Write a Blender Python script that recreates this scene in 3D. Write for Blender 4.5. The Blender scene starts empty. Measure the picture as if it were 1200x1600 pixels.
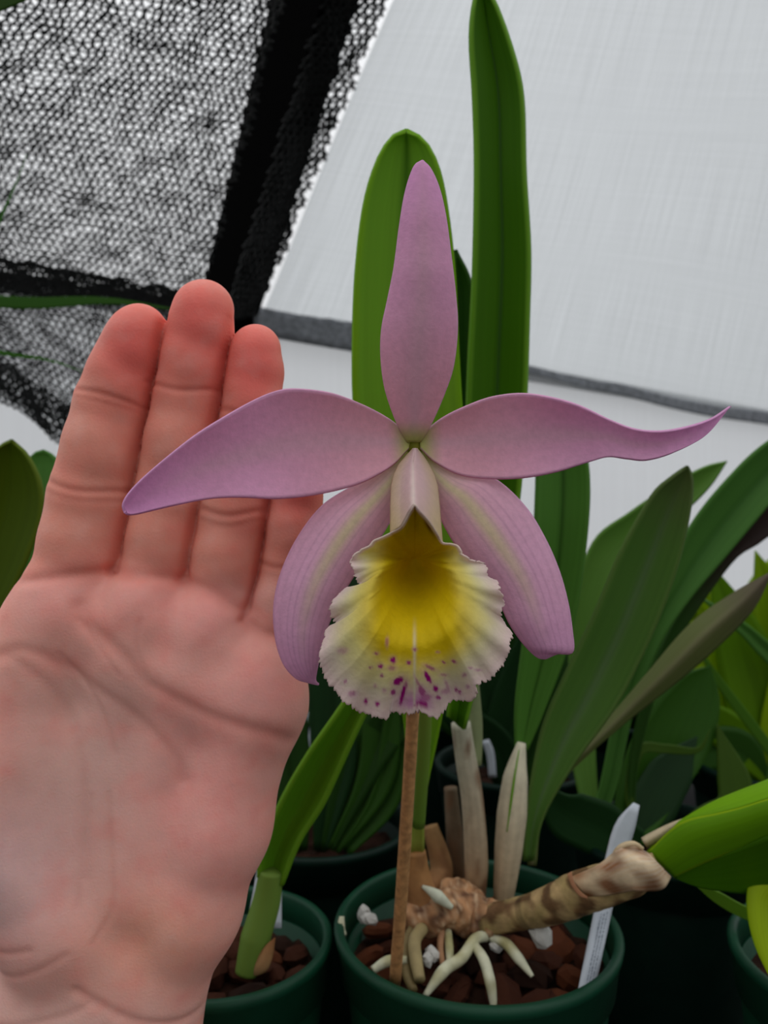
import bpy, bmesh, math, random
import numpy as np
from mathutils import Vector, Matrix, noise

# ------------------------------------------------------------------ camera, sky, exposure
scene = bpy.context.scene
COL = scene.collection
F = 1220.0                  # focal length in pixels of the 1200x1600 frame
BENCH = 0.80                # bench top above the ground
CZ = BENCH + 0.2360         # camera height

cam_d = bpy.data.cameras.new('camera')
cam_d.sensor_fit = 'VERTICAL'
cam_d.sensor_height = 24.0
cam_d.lens = 24.0 * F / 1600.0
cam_d.clip_start = 0.005
cam_d.dof.use_dof = True
cam_d.dof.focus_distance = 0.166
cam_d.dof.aperture_fstop = 13.5
cam = bpy.data.objects.new('camera', cam_d)
cam.location = (0, 0, CZ)
cam.rotation_euler = (math.pi / 2, 0, 0)
COL.objects.link(cam)
scene.camera = cam

SKY_HORIZON, SKY_ZENITH = 0.62, 1.30
world = bpy.data.worlds.new('overcast_sky')
scene.world = world
world.use_nodes = True
wn = world.node_tree
wn.nodes.clear()
w_out = wn.nodes.new('ShaderNodeOutputWorld')
w_bg = wn.nodes.new('ShaderNodeBackground')
w_tc = wn.nodes.new('ShaderNodeTexCoord')
w_sep = wn.nodes.new('ShaderNodeSeparateXYZ')
w_mr = wn.nodes.new('ShaderNodeMapRange')
w_mr.inputs['From Min'].default_value = 0.0
w_mr.inputs['From Max'].default_value = 1.0
w_mr.inputs['To Min'].default_value = SKY_HORIZON
w_mr.inputs['To Max'].default_value = SKY_ZENITH
w_bg.inputs['Color'].default_value = (0.965, 0.98, 1.0, 1)
wn.links.new(w_tc.outputs['Generated'], w_sep.inputs[0])
wn.links.new(w_sep.outputs['Z'], w_mr.inputs['Value'])
wn.links.new(w_mr.outputs[0], w_bg.inputs['Strength'])
wn.links.new(w_bg.outputs[0], w_out.inputs['Surface'])

vs = scene.view_settings
vs.view_transform = 'Standard'
vs.look = 'None'
vs.gamma = 1.0
vs.use_curve_mapping = False
vs.exposure = 0.0

# ------------------------------------------------------------------ helpers
rng = random.Random(7)
nprng = np.random.default_rng(11)

def P(px, py, d):
    return Vector(((px - 600.0) / F * d, d, CZ - (py - 800.0) / F * d))

def lin(r, g, b):
    def f(c):
        c = c / 255.0
        return c / 12.92 if c <= 0.04045 else ((c + 0.055) / 1.055) ** 2.4
    return np.array([f(r), f(g), f(b)])

def mix(a, b, t):
    return a * (1 - t) + b * t

def sstep(a, b, x):
    t = np.clip((x - a) / (b - a), 0, 1)
    return t * t * (3 - 2 * t)

def tag(o, label=None, cat=None, group=None, kind=None):
    if label: o['label'] = label
    if cat: o['category'] = cat
    if group: o['group'] = group
    if kind: o['kind'] = kind
    return o

def empty(name, loc, label, cat, group=None):
    o = bpy.data.objects.new(name, None)
    o.empty_display_size = 0.02
    o.location = loc
    COL.objects.link(o)
    return tag(o, label, cat, group)

def world_loc(o):
    v = Vector(o.location)
    p = o.parent
    return v

def adopt(o, parent):
    """parent an object whose mesh is already in world coordinates"""
    if parent is not None:
        o.parent = parent
        base = Vector((0, 0, 0))
        p = parent
        while p is not None:
            if p.type == 'EMPTY':
                base = Vector(p.location)
            p = p.parent
        o.matrix_parent_inverse = Matrix.Translation(-base) if parent.type == 'EMPTY' else Matrix.Identity(4)
    return o

def mesh_obj(name, verts, faces, mat, parent=None, cols=None, smooth=True, solid=0.0, uvs=None):
    me = bpy.data.meshes.new(name)
    me.from_pydata([tuple(v) for v in verts], [], faces)
    if cols is not None:
        at = me.color_attributes.new('Col', 'FLOAT_COLOR', 'POINT')
        c = np.ones((len(verts), 4), dtype=np.float32)
        c[:, :3] = np.clip(np.asarray(cols), 0, 1)
        at.data.foreach_set('color', c.ravel())
    if uvs is not None:
        ul = me.uv_layers.new(name='UVMap')
        idx = np.empty(len(me.loops), dtype=np.int32)
        me.loops.foreach_get('vertex_index', idx)
        ul.data.foreach_set('uv', np.asarray(uvs, dtype=np.float32)[idx].ravel())
    me.materials.append(mat)
    me.polygons.foreach_set('use_smooth', [smooth] * len(me.polygons))
    me.update()
    o = bpy.data.objects.new(name, me)
    COL.objects.link(o)
    if solid:
        m = o.modifiers.new('thickness', 'SOLIDIFY')
        m.thickness = solid
        m.offset = 0.0
        m.use_rim = True
    return adopt(o, parent)

def spline(pts, n):
    """Catmull-Rom through the points, resampled to n points evenly by length"""
    p = np.array(pts, dtype=float)
    if len(p) == 2:
        t = np.linspace(0, 1, n)[:, None]
        return p[0] * (1 - t) + p[1] * t
    q = np.vstack([2 * p[0] - p[1], p, 2 * p[-1] - p[-2]])
    out = []
    for i in range(len(p) - 1):
        a, b, c, d = q[i], q[i + 1], q[i + 2], q[i + 3]
        t = np.linspace(0, 1, 24, endpoint=False)[:, None]
        out.append(0.5 * (2 * b + (c - a) * t + (2 * a - 5 * b + 4 * c - d) * t ** 2 + (3 * b - a - 3 * c + d) * t ** 3))
    out = np.vstack(out + [p[-1:]])
    L = np.concatenate([[0], np.cumsum(np.linalg.norm(np.diff(out[:, :2], axis=0), axis=1))])
    u = np.linspace(0, L[-1], n)
    return np.stack([np.interp(u, L, out[:, k]) for k in range(out.shape[1])], axis=1)

def grid_faces(nu, nv, wrap=False):
    f = []
    for i in range(nu - 1):
        for j in range(nv - 1 if not wrap else nv):
            k = (j + 1) % nv
            f.append((i * nv + j, i * nv + k, (i + 1) * nv + k, (i + 1) * nv + j))
    return f

# ------------------------------------------------------------------ materials
def new_mat(name):
    m = bpy.data.materials.new(name)
    m.use_nodes = True
    nt = m.node_tree
    nt.nodes.clear()
    out = nt.nodes.new('ShaderNodeOutputMaterial')
    return m, nt, out

def node(nt, kind, **kw):
    n = nt.nodes.new(kind)
    for k, v in kw.items():
        if k in n.inputs.keys():
            n.inputs[k].default_value = v
        else:
            setattr(n, k, v)
    return n

def attr_mat(name, rough=0.5, spec=0.4, transl=0.0, transl_tint=(1, 1, 1), noise_scale=300, noise_amt=0.12,
             bump=0.0, bump_scale=600, sss=0.0, sss_radius=(0.004, 0.0015, 0.0008), stretch=None, sheen=0.0):
    m, nt, out = new_mat(name)
    b = node(nt, 'ShaderNodeBsdfPrincipled')
    b.inputs['Roughness'].default_value = rough
    b.inputs['Specular IOR Level'].default_value = spec
    a = node(nt, 'ShaderNodeAttribute', attribute_name='Col')
    tc = node(nt, 'ShaderNodeTexCoord')
    mp = node(nt, 'ShaderNodeMapping')
    nt.links.new(tc.outputs['UV' if stretch else 'Object'], mp.inputs['Vector'])
    if stretch:
        mp.inputs['Scale'].default_value = stretch
    nz = node(nt, 'ShaderNodeTexNoise', Scale=noise_scale if not stretch else 1.0, Detail=3.0)
    nt.links.new(mp.outputs[0], nz.inputs['Vector'])
    mr = node(nt, 'ShaderNodeMapRange')
    mr.inputs['From Min'].default_value = 0.25
    mr.inputs['From Max'].default_value = 0.75
    mr.inputs['To Min'].default_value = 1.0 - noise_amt
    mr.inputs['To Max'].default_value = 1.0 + noise_amt
    nt.links.new(nz.outputs['Fac'], mr.inputs['Value'])
    mul = node(nt, 'ShaderNodeVectorMath', operation='MULTIPLY')
    nt.links.new(a.outputs['Color'], mul.inputs[0])
    nt.links.new(mr.outputs[0], mul.inputs[1])
    nt.links.new(mul.outputs[0], b.inputs['Base Color'])
    if sheen:
        b.inputs['Sheen Weight'].default_value = sheen
    if bump:
        n2 = node(nt, 'ShaderNodeTexNoise', Scale=bump_scale if not stretch else 1.0, Detail=2.0)
        if stretch:
            nt.links.new(mp.outputs[0], n2.inputs['Vector'])
        else:
            nt.links.new(tc.outputs['Object'], n2.inputs['Vector'])
        bp = node(nt, 'ShaderNodeBump', Strength=bump, Distance=0.0006)
        nt.links.new(n2.outputs['Fac'], bp.inputs['Height'])
        nt.links.new(bp.outputs[0], b.inputs['Normal'])
    if sss:
        b.inputs['Subsurface Weight'].default_value = sss
        b.inputs['Subsurface Radius'].default_value = sss_radius
        b.inputs['Subsurface Scale'].default_value = 1.0
    if transl:
        tr = node(nt, 'ShaderNodeBsdfTranslucent')
        m2 = node(nt, 'ShaderNodeVectorMath', operation='MULTIPLY')
        m2.inputs[1].default_value = transl_tint
        nt.links.new(mul.outputs[0], m2.inputs[0])
        nt.links.new(m2.outputs[0], tr.inputs['Color'])
        mx = node(nt, 'ShaderNodeMixShader', Fac=transl)
        nt.links.new(b.outputs[0], mx.inputs[1])
        nt.links.new(tr.outputs[0], mx.inputs[2])
        nt.links.new(mx.outputs[0], out.inputs['Surface'])
    else:
        nt.links.new(b.outputs[0], out.inputs['Surface'])
    return m

def plain_mat(name, color, rough=0.5, spec=0.4, noise_scale=120, noise_amt=0.15, bump=0.0, bump_scale=400):
    m, nt, out = new_mat(name)
    b = node(nt, 'ShaderNodeBsdfPrincipled')
    b.inputs['Roughness'].default_value = rough
    b.inputs['Specular IOR Level'].default_value = spec
    tc = node(nt, 'ShaderNodeTexCoord')
    nz = node(nt, 'ShaderNodeTexNoise', Scale=noise_scale, Detail=4.0)
    nt.links.new(tc.outputs['Object'], nz.inputs['Vector'])
    rp = node(nt, 'ShaderNodeValToRGB')
    c = np.array(color)
    rp.color_ramp.elements[0].position = 0.3
    rp.color_ramp.elements[1].position = 0.7
    rp.color_ramp.elements[0].color = tuple(np.clip(c * (1 - noise_amt), 0, 1)) + (1,)
    rp.color_ramp.elements[1].color = tuple(np.clip(c * (1 + noise_amt), 0, 1)) + (1,)
    nt.links.new(nz.outputs['Fac'], rp.inputs['Fac'])
    nt.links.new(rp.outputs['Color'], b.inputs['Base Color'])
    if bump:
        n2 = node(nt, 'ShaderNodeTexNoise', Scale=bump_scale, Detail=3.0)
        nt.links.new(tc.outputs['Object'], n2.inputs['Vector'])
        bp = node(nt, 'ShaderNodeBump', Strength=bump, Distance=0.001)
        nt.links.new(n2.outputs['Fac'], bp.inputs['Height'])
        nt.links.new(bp.outputs[0], b.inputs['Normal'])
    nt.links.new(b.outputs[0], out.inputs['Surface'])
    return m

M_PETAL = attr_mat('orchid_petal', rough=0.55, spec=0.25, transl=0.30, noise_scale=700, noise_amt=0.07,
                   bump=0.14, bump_scale=1400)
M_LIP = attr_mat('orchid_lip', rough=0.6, spec=0.2, transl=0.36, noise_scale=500, noise_amt=0.04,
                 bump=0.25, bump_scale=900)
M_LEAF = attr_mat('orchid_leaf', rough=0.45, spec=0.16, transl=0.30, transl_tint=(1.0, 1.25, 0.35),
                  noise_amt=0.10, stretch=(14, 1.2, 1), bump=0.12)
M_SKIN = attr_mat('skin', rough=0.55, spec=0.3, noise_scale=160, noise_amt=0.05, bump=0.18, bump_scale=1500,
                  sss=0.35, sss_radius=(0.0035, 0.0012, 0.0007))
M_WOODY = attr_mat('woody_stem', rough=0.7, spec=0.2, noise_scale=220, noise_amt=0.4, bump=0.5, bump_scale=500)
M_SHEATH = attr_mat('papery_sheath', rough=0.65, spec=0.25, transl=0.15, noise_scale=260, noise_amt=0.12,
                    bump=0.4, bump_scale=500)
M_ROOT = attr_mat('orchid_root', rough=0.6, spec=0.3, noise_scale=300, noise_amt=0.15, bump=0.2)
M_STAKE = plain_mat('bamboo_stake', lin(172, 126, 78), rough=0.7, noise_scale=500, noise_amt=0.3, bump=0.4)
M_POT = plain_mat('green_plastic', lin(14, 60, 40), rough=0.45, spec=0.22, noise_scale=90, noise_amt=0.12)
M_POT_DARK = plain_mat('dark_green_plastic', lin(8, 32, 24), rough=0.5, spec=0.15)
M_SOIL = plain_mat('bark_mix', lin(48, 30, 22), rough=0.95, spec=0.1, noise_scale=180, noise_amt=0.6, bump=0.9)
M_CHIPS = [plain_mat('bark_chip_%d' % i, c, rough=0.85, spec=0.15, noise_scale=250, noise_amt=0.4, bump=0.8)
           for i, c in enumerate([lin(88, 48, 32), lin(62, 38, 28), lin(120, 66, 40)])]
M_PERLITE = plain_mat('perlite', lin(214, 212, 205), rough=0.8, noise_scale=500, noise_amt=0.12, bump=0.5)
M_TAG = plain_mat('white_plastic_tag', lin(196, 203, 212), rough=0.4, noise_scale=200, noise_amt=0.05)
M_INK = plain_mat('pencil', lin(92, 104, 122), rough=0.6)
M_BENCH = plain_mat('black_bench', lin(14, 15, 15), rough=0.7, spec=0.2, noise_scale=40, noise_amt=0.4)
M_FRAME = plain_mat('black_frame', lin(5, 5, 5), rough=0.9, spec=0.02)
M_GROUND = plain_mat('ground_cloth', lin(52, 52, 48), rough=0.9, noise_scale=12, noise_amt=0.3)
M_NET = plain_mat('black_net', lin(16, 18, 18), rough=0.6, spec=0.25)

def cloth_mat(name, color, transp, su, sv, amt, transl=0.75):
    m, nt, out = new_mat(name)
    tc = node(nt, 'ShaderNodeTexCoord')
    def threads(scale, stretch):
        mp = node(nt, 'ShaderNodeMapping')
        mp.inputs['Scale'].default_value = stretch
        nt.links.new(tc.outputs['UV'], mp.inputs['Vector'])
        nz = node(nt, 'ShaderNodeTexNoise', Scale=scale, Detail=2.0)
        nt.links.new(mp.outputs[0], nz.inputs['Vector'])
        return nz.outputs['Fac']
    a = threads(1.0, (su, 3, 1))
    b = threads(1.0, (3, sv, 1))
    add = node(nt, 'ShaderNodeMath', operation='ADD')
    bm_ = node(nt, 'ShaderNodeMapRange'); bm_.inputs['To Min'].default_value = 0.33; bm_.inputs['To Max'].default_value = 0.67
    nt.links.new(b, bm_.inputs['Value'])
    nt.links.new(a, add.inputs[0]); nt.links.new(bm_.outputs[0], add.inputs[1])
    mr = node(nt, 'ShaderNodeMapRange')
    mr.inputs['From Min'].default_value = 0.6
    mr.inputs['From Max'].default_value = 1.4
    mr.inputs['To Min'].default_value = 1 - amt
    mr.inputs['To Max'].default_value = 1 + amt
    nt.links.new(add.outputs[0], mr.inputs['Value'])
    mul = node(nt, 'ShaderNodeVectorMath', operation='MULTIPLY')
    mul.inputs[0].default_value = tuple(color)
    nt.links.new(mr.outputs[0], mul.inputs[1])
    df = node(nt, 'ShaderNodeBsdfDiffuse')
    tl = node(nt, 'ShaderNodeBsdfTranslucent')
    tp = node(nt, 'ShaderNodeBsdfTransparent')
    nt.links.new(mul.outputs[0], df.inputs['Color'])
    nt.links.new(mul.outputs[0], tl.inputs['Color'])
    m1 = node(nt, 'ShaderNodeMixShader', Fac=transl)
    nt.links.new(df.outputs[0], m1.inputs[1]); nt.links.new(tl.outputs[0], m1.inputs[2])
    m2 = node(nt, 'ShaderNodeMixShader', Fac=transp)
    nt.links.new(m1.outputs[0], m2.inputs[1]); nt.links.new(tp.outputs[0], m2.inputs[2])
    nt.links.new(m2.outputs[0], out.inputs['Surface'])
    return m

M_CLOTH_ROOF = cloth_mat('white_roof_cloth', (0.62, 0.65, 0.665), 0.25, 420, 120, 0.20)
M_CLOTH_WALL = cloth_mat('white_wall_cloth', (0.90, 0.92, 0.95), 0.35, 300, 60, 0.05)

# ------------------------------------------------------------------ the setting
def quad_grid(corner_tl, corner_tr, corner_bl, corner_br, nu, nv, ripple=None):
    vs_, uv = [], []
    for i in range(nv):
        v = i / (nv - 1)
        for j in range(nu):
            u = j / (nu - 1)
            p = corner_tl * (1 - u) * (1 - v) + corner_tr * u * (1 - v) + corner_bl * (1 - u) * v + corner_br * u * v
            if ripple:
                p = p + ripple(u, v)
            vs_.append(p); uv.append((u, v))
    return vs_, grid_faces(nv, nu), uv

def box_between(a, b, w, h, up=Vector((0, 0, 1))):
    d = (b - a).normalized()
    s = d.cross(up).normalized()
    n = s.cross(d).normalized()
    vs_ = []
    for e in (a, b):
        for (i, j) in ((-1, -1), (1, -1), (1, 1), (-1, 1)):
            vs_.append(e + s * (i * w / 2) + n * (j * h / 2))
    return vs_, [(0, 3, 2, 1), (4, 5, 6, 7), (0, 1, 5, 4), (1, 2, 6, 5), (2, 3, 7, 6), (3, 0, 4, 7)]

gs = 6.0
tag(mesh_obj('floor', [(-gs, -gs, 0), (gs, -gs, 0), (gs, gs, 0), (-gs, gs, 0)], [(0, 1, 2, 3)], M_GROUND, smooth=False),
    kind='structure')

# eave rail: a straight bar that recedes to the right behind the cloths
RA, RB = P(0, 440, 0.66), P(1200, 650, 1.25)
def rail_at(t):
    return RA + (RB - RA) * t
rail_n = (RB - RA).cross(Vector((0, 0, 1))).normalized()      # towards the camera
if rail_n.y > 0:
    rail_n = -rail_n

# white cloth wall hanging from the rail
w0, w1 = rail_at(-0.62) + rail_n * 0.017, rail_at(1.6) + rail_n * 0.017
def wall_ripple(u, v):
    return rail_n * (0.006 * math.sin(u * 37 + v * 2) * v)
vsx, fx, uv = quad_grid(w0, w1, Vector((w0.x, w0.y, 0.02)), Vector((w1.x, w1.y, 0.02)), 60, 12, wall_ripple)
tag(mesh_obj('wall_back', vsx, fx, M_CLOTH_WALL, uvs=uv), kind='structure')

# white roof cloth rising from the rail towards the viewer
def roof_ripple(u, v):
    return Vector((0, 0, 0.004 * math.sin(v * 5 + u * 9)))
r_bl = P(398, 497, 0.0)  # replaced below
tl_t = ((398 - 600) / F)
def rail_px(px):
    # rail point seen at image column px, on the camera side of the bar
    lo, hi = -0.5, 1.7
    for _ in range(50):
        mid = (lo + hi) / 2
        q = rail_at(mid) + rail_n * 0.017
        if q.x / q.y * F + 600 < px: lo = mid
        else: hi = mid
    return rail_at(lo) + rail_n * 0.017
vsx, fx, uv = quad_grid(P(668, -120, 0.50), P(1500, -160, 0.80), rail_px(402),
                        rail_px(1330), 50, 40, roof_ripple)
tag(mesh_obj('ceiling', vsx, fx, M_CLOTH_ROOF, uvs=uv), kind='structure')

# other greenhouse sides: unseen black shade cloth, added to dim the front light
def shade_wall_mat():
    m, nt, out = new_mat('shade_wall_cloth')
    df = node(nt, 'ShaderNodeBsdfDiffuse'); df.inputs['Color'].default_value = (0.03, 0.035, 0.035, 1)
    tp = node(nt, 'ShaderNodeBsdfTransparent')
    mx = node(nt, 'ShaderNodeMixShader', Fac=0.60)
    nt.links.new(df.outputs[0], mx.inputs[1]); nt.links.new(tp.outputs[0], mx.inputs[2])
    nt.links.new(mx.outputs[0], out.inputs['Surface'])
    return m
M_SHADEWALL = shade_wall_mat()
def upright(name, a, b, h):
    v_ = [(a[0], a[1], 0), (b[0], b[1], 0), (b[0], b[1], h), (a[0], a[1], h)]
    tag(mesh_obj(name, v_, [(0, 1, 2, 3)], M_SHADEWALL, smooth=False), kind='structure')
upright('unseen_wall_front', (-1.6, -1.3), (2.6, -1.3), 2.1)
upright('unseen_wall_left', (-1.6, -1.3), (-1.6, 0.05), 2.1)
upright('unseen_wall_right', (2.6, -1.3), (2.6, 1.9), 2.1)

# added grey strip standing in for the rail's shade through the roof cloth
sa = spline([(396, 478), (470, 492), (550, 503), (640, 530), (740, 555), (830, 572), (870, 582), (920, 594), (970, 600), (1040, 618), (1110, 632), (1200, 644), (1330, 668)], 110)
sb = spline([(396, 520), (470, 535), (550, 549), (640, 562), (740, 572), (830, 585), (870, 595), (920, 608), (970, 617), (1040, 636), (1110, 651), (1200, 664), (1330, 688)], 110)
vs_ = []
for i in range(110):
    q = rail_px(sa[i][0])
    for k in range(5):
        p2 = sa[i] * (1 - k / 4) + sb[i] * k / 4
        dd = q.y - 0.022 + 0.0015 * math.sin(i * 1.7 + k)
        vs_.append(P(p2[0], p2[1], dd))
M_RAIL_SHADE = plain_mat('rail_shade_grey', lin(128, 131, 136), rough=0.9, spec=0.1, noise_scale=160, noise_amt=0.35)
tag(mesh_obj('rail_shade_strip_1', vs_, grid_faces(110, 5), M_RAIL_SHADE, solid=0.001), kind='structure')

# black frame: rafter, eave rail, corner leg
frame = empty('greenhouse_frame', (RA.x, RA.y, 0), 'black metal greenhouse frame with sloping rafter and eave rail', 'frame')
v_, f_ = box_between(rail_at(-0.62), rail_at(1.6), 0.018, 0.014)
mesh_obj('eave_rail', v_, f_, M_FRAME, frame, smooth=False)
corner = rail_px(362) - rail_n * 0.017
top = P(528, -140, 0.50)
v_, f_ = box_between(corner + (corner - top).normalized() * 0.012, top, 0.052, 0.03, up=Vector((0, -1, 0.4)))
mesh_obj('rafter', v_, f_, M_FRAME, frame, smooth=False)
v_, f_ = box_between(Vector((corner.x, corner.y, 0.0)), corner, 0.026, 0.026, up=Vector((0, 1, 0)))
mesh_obj('corner_leg', v_, f_, M_FRAME, frame, smooth=False)

# knitted black shade cloth: real strands
def net_mesh(surf, nu, nv, rad, clip=None, sides=4, cross=True):
    """hexagonal knit; surf(u, v) with u, v counted in cells"""
    verts, faces, segs = [], [], []
    def add(u0, v0, u1, v1, r):
        if clip and not (clip(u0, v0) and clip(u1, v1)):
            return
        a, b = surf(u0, v0), surf(u1, v1)
        d = (b - a)
        if d.length < 1e-6: return
        d.normalize()
        s = d.cross(Vector((0.3, 1, 0.2))).normalized()
        n = s.cross(d)
        k = len(verts)
        for e in (a, b):
            for q in range(sides):
                an = 2 * math.pi * q / sides
                verts.append(e + s * (r * math.cos(an)) + n * (r * math.sin(an)))
        for q in range(sides):
            w = (q + 1) % sides
            faces.append((k + q, k + w, k + sides + w, k + sides + q))
    for j in range(nv):
        for i in range(nu):
            jx = lambda: rng.uniform(-0.07, 0.07)
            u = i + (0.5 if j % 2 else 0.0)
            r = rad * rng.uniform(0.75, 1.25)
            add(u, j, u, j + 0.42, r * 1.35)
            add(u, j + 0.42, u + 0.5, j + 1.0, r)
            add(u, j + 0.42, u - 0.5, j + 1.0, r)
            if cross:
                add(u - 0.5 + jx(), j + 0.2 + jx(), u + 0.5 + jx(), j + 0.12 + jx(), r * 0.7)
                add(u + jx(), j + 0.42, u + jx() * 2, j + 1.2, r * 0.4)
    return verts, faces

def bil(tl, tr, bl, br, nu, nv, sag=0.0):
    def s(u, v):
        a, b = u / nu, v / nv
        p = tl * (1 - a) * (1 - b) + tr * a * (1 - b) + bl * (1 - a) * b + br * a * b
        jj = Vector((noise.noise(Vector((u * 1.7, v * 1.7, 2))), noise.noise(Vector((u * 1.7, v * 1.7, 9))), noise.noise(Vector((u * 1.7, v * 1.7, 5))))) * 0.0009
        jj += Vector((noise.noise(Vector((u * .25, v * .25, 2))), 0, noise.noise(Vector((u * .25, v * .25, 8))))) * 0.004
        return p + jj + Vector((0, -sag * math.sin(math.pi * min(max(b, 0), 1)), sag * 0.5 * math.sin(math.pi * a)))
    return s

shade = empty('shade_cloth', P(150, 450, 0.62), 'black knitted shade cloth stretched over the frame above the hand', 'shade cloth')
def beyond(a, b, k=0.0):
    return a + (a - b) * k
nu_, nv_ = 42, 44
v_, f_ = net_mesh(bil(beyond(P(-110, -150, 0.40), P(470, -70, 0.475)), P(470, -70, 0.475), beyond(P(-170, 385, 0.60), P(318, 470, 0.64)), P(318, 470, 0.64), nu_, nv_, 0.006), nu_, nv_, 0.00086)
tag(mesh_obj('knit_roof', v_, f_, M_NET, shade), kind='stuff')
nu_, nv_ = 44, 26
v_, f_ = net_mesh(bil(P(-170, 400, 0.60), P(330, 480, 0.645), P(-170, 490, 0.60), P(300, 830, 0.645), nu_, nv_), nu_, nv_, 0.00080)
tag(mesh_obj('knit_wall', v_, f_, M_NET, shade), kind='stuff')
nu_, nv_ = 8, 44
v_, f_ = net_mesh(bil(P(530, -70, 0.50), P(640, -70, 0.515), P(350, 500, 0.67), P(402, 495, 0.675), nu_, nv_), nu_, nv_, 0.00105)
tag(mesh_obj('knit_edge', v_, f_, M_NET, shade), kind='stuff')
# dense folded hems of the shade cloth
def band(name, pts_top, pts_bot, d0, d1, mat, parent, n=60, wob=0.003):
    a, b = spline(pts_top, n), spline(pts_bot, n)
    vs_ = []
    for i in range(n):
        d = d0 + (d1 - d0) * i / (n - 1)
        for k in range(7):
            t = k / 6
            p = P(*(a[i] * (1 - t) + b[i] * t), d)
            p.y += wob * math.sin(i * 1.9 + k) + 0.004 * abs(t - 0.5)
            vs_.append(p)
    return mesh_obj(name, vs_, grid_faces(n, 7), mat, parent, solid=0.0012)
nu_, nv_ = 70, 7
for dd in (0.0, 0.003):
    v_, f_ = net_mesh(bil(beyond(P(-170, 372, 0.585 + dd), P(330, 462, 0.63 + dd)), P(330, 462, 0.63 + dd), beyond(P(-170, 440, 0.585 + dd), P(330, 492, 0.63 + dd)), P(330, 492, 0.63 + dd), nu_, nv_), nu_, nv_, 0.0011)
    tag(mesh_obj('knit_hem', v_, f_, M_NET, shade), kind='stuff')
nu_, nv_ = 40, 6
for dd in (0.0, 0.003):
    v_, f_ = net_mesh(bil(P(-170, 430, 0.59 + dd), P(150, 668, 0.62 + dd), P(-170, 500, 0.59 + dd), P(150, 735, 0.62 + dd), nu_, nv_), nu_, nv_, 0.0009)
    tag(mesh_obj('knit_hem', v_, f_, M_NET, shade), kind='stuff')

# bench
bench = empty('plant_bench', (0.15, 0.5, 0), 'black bench under the green plant pots', 'bench')
bk = [rail_at(-0.25), rail_at(0.9)]
bx = [(-0.42, 0.230), (0.75, 0.230), (0.75, 1.14), (-0.42, 0.50)]
vs_ = [(x, y, BENCH) for x, y in bx] + [(x, y, BENCH - 0.025) for x, y in bx]
mesh_obj('bench_top', vs_, [(0, 1, 2, 3), (7, 6, 5, 4), (0, 4, 5, 1), (1, 5, 6, 2), (2, 6, 7, 3), (3, 7, 4, 0)], M_BENCH, bench, smooth=False)
for x, y in ((-0.38, 0.25), (0.71, 0.25), (0.71, 1.05), (-0.38, 0.46)):
    v_, f_ = box_between(Vector((x, y, 0)), Vector((x, y, BENCH - 0.025)), 0.03, 0.03, up=Vector((0, 1, 0)))
    mesh_obj('leg', v_, f_, M_BENCH, bench, smooth=False)

# ------------------------------------------------------------------ pots and bark
def lathe(profile, n, cx, cy, z0):
    vs_ = []
    for (r, z) in profile:
        for k in range(n):
            a = 2 * math.pi * k / n
            vs_.append((cx + r * math.cos(a), cy + r * math.sin(a), z0 + z))
    return vs_, grid_faces(len(profile), n, wrap=True)

def pot(cx, cy, R, H, label, mat=M_POT, soil_drop=0.010, chips=0, seed=0, avoid=(), chip_label=None):
    o = empty('plant_pot', (cx, cy, BENCH), label, 'pot')
    b = R * 0.76
    prof = [(b * 0.97, 0.0), (b, 0.002), (R * 0.925, H - 0.016), (R * 0.925, H - 0.010), (R * 0.90, H - 0.010),
            (b - 0.002, 0.004), (0.0005, 0.004), (0.0005, 0.0), (b * 0.97, 0.0)]
    v_, f_ = lathe(prof, 72, cx, cy, BENCH)
    mesh_obj('pot_body', v_, f_, mat, o)
    rp = [(R * 0.925, H - 0.017), (R * 0.955, H - 0.0165), (R * 0.985, H - 0.004), (R, H - 0.0035), (R + 0.0004, H - 0.0012),
          (R - 0.0006, H), (R - 0.0024, H), (R - 0.0032, H - 0.0012), (R * 0.92, H - 0.017), (R * 0.925, H - 0.017)]
    v_, f_ = lathe(rp, 96, cx, cy, BENCH)
    mesh_obj('rim', v_, f_, mat, o)
    zs = BENCH + H - soil_drop
    n, m = 14, 40
    vs_ = []
    for i in range(n + 1):
        r = (R * 0.885) * i / n
        for k in range(m):
            a = 2 * math.pi * k / m
            x, y = cx + r * math.cos(a), cy + r * math.sin(a)
            vs_.append((x, y, zs - 0.006 + 0.004 * noise.noise(Vector((x * 140, y * 140, seed)))))
    s = mesh_obj('potting_mix', vs_, grid_faces(n + 1, m, wrap=True), M_SOIL, smooth=False)
    tag(s, 'dark crumbly bark mix inside the ' + label, 'potting mix', kind='stuff')
    return o, zs

# camera-measured pots: rim height fits the ellipse seen in the photo
MID = (0.0327, 0.277, 0.050, 0.0912)
LFT = (-0.0565, 0.276, 0.038, 0.0860)
mid_pot, MID_Z = pot(*MID, 'green plastic pot holding the orchid in flower', seed=1)
lft_pot, LFT_Z = pot(*LFT, 'small green plastic pot with a single folded leaf, below the hand', seed=2)
rgt_pot, RGT_Z = pot(0.161, 0.254, 0.045, 0.0912, 'green plastic pot with a drooping yellow-green leaf', seed=3)
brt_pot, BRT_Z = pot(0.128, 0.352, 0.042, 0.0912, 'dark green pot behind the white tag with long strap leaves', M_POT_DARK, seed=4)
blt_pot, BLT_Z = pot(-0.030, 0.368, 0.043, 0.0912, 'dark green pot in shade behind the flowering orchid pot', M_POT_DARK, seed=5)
edg_pot, EDG_Z = pot(-0.160, 0.318, 0.042, 0.0912, 'dark green pot hidden behind the forearm, with an olive pointed leaf', M_POT_DARK, seed=6)

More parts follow.
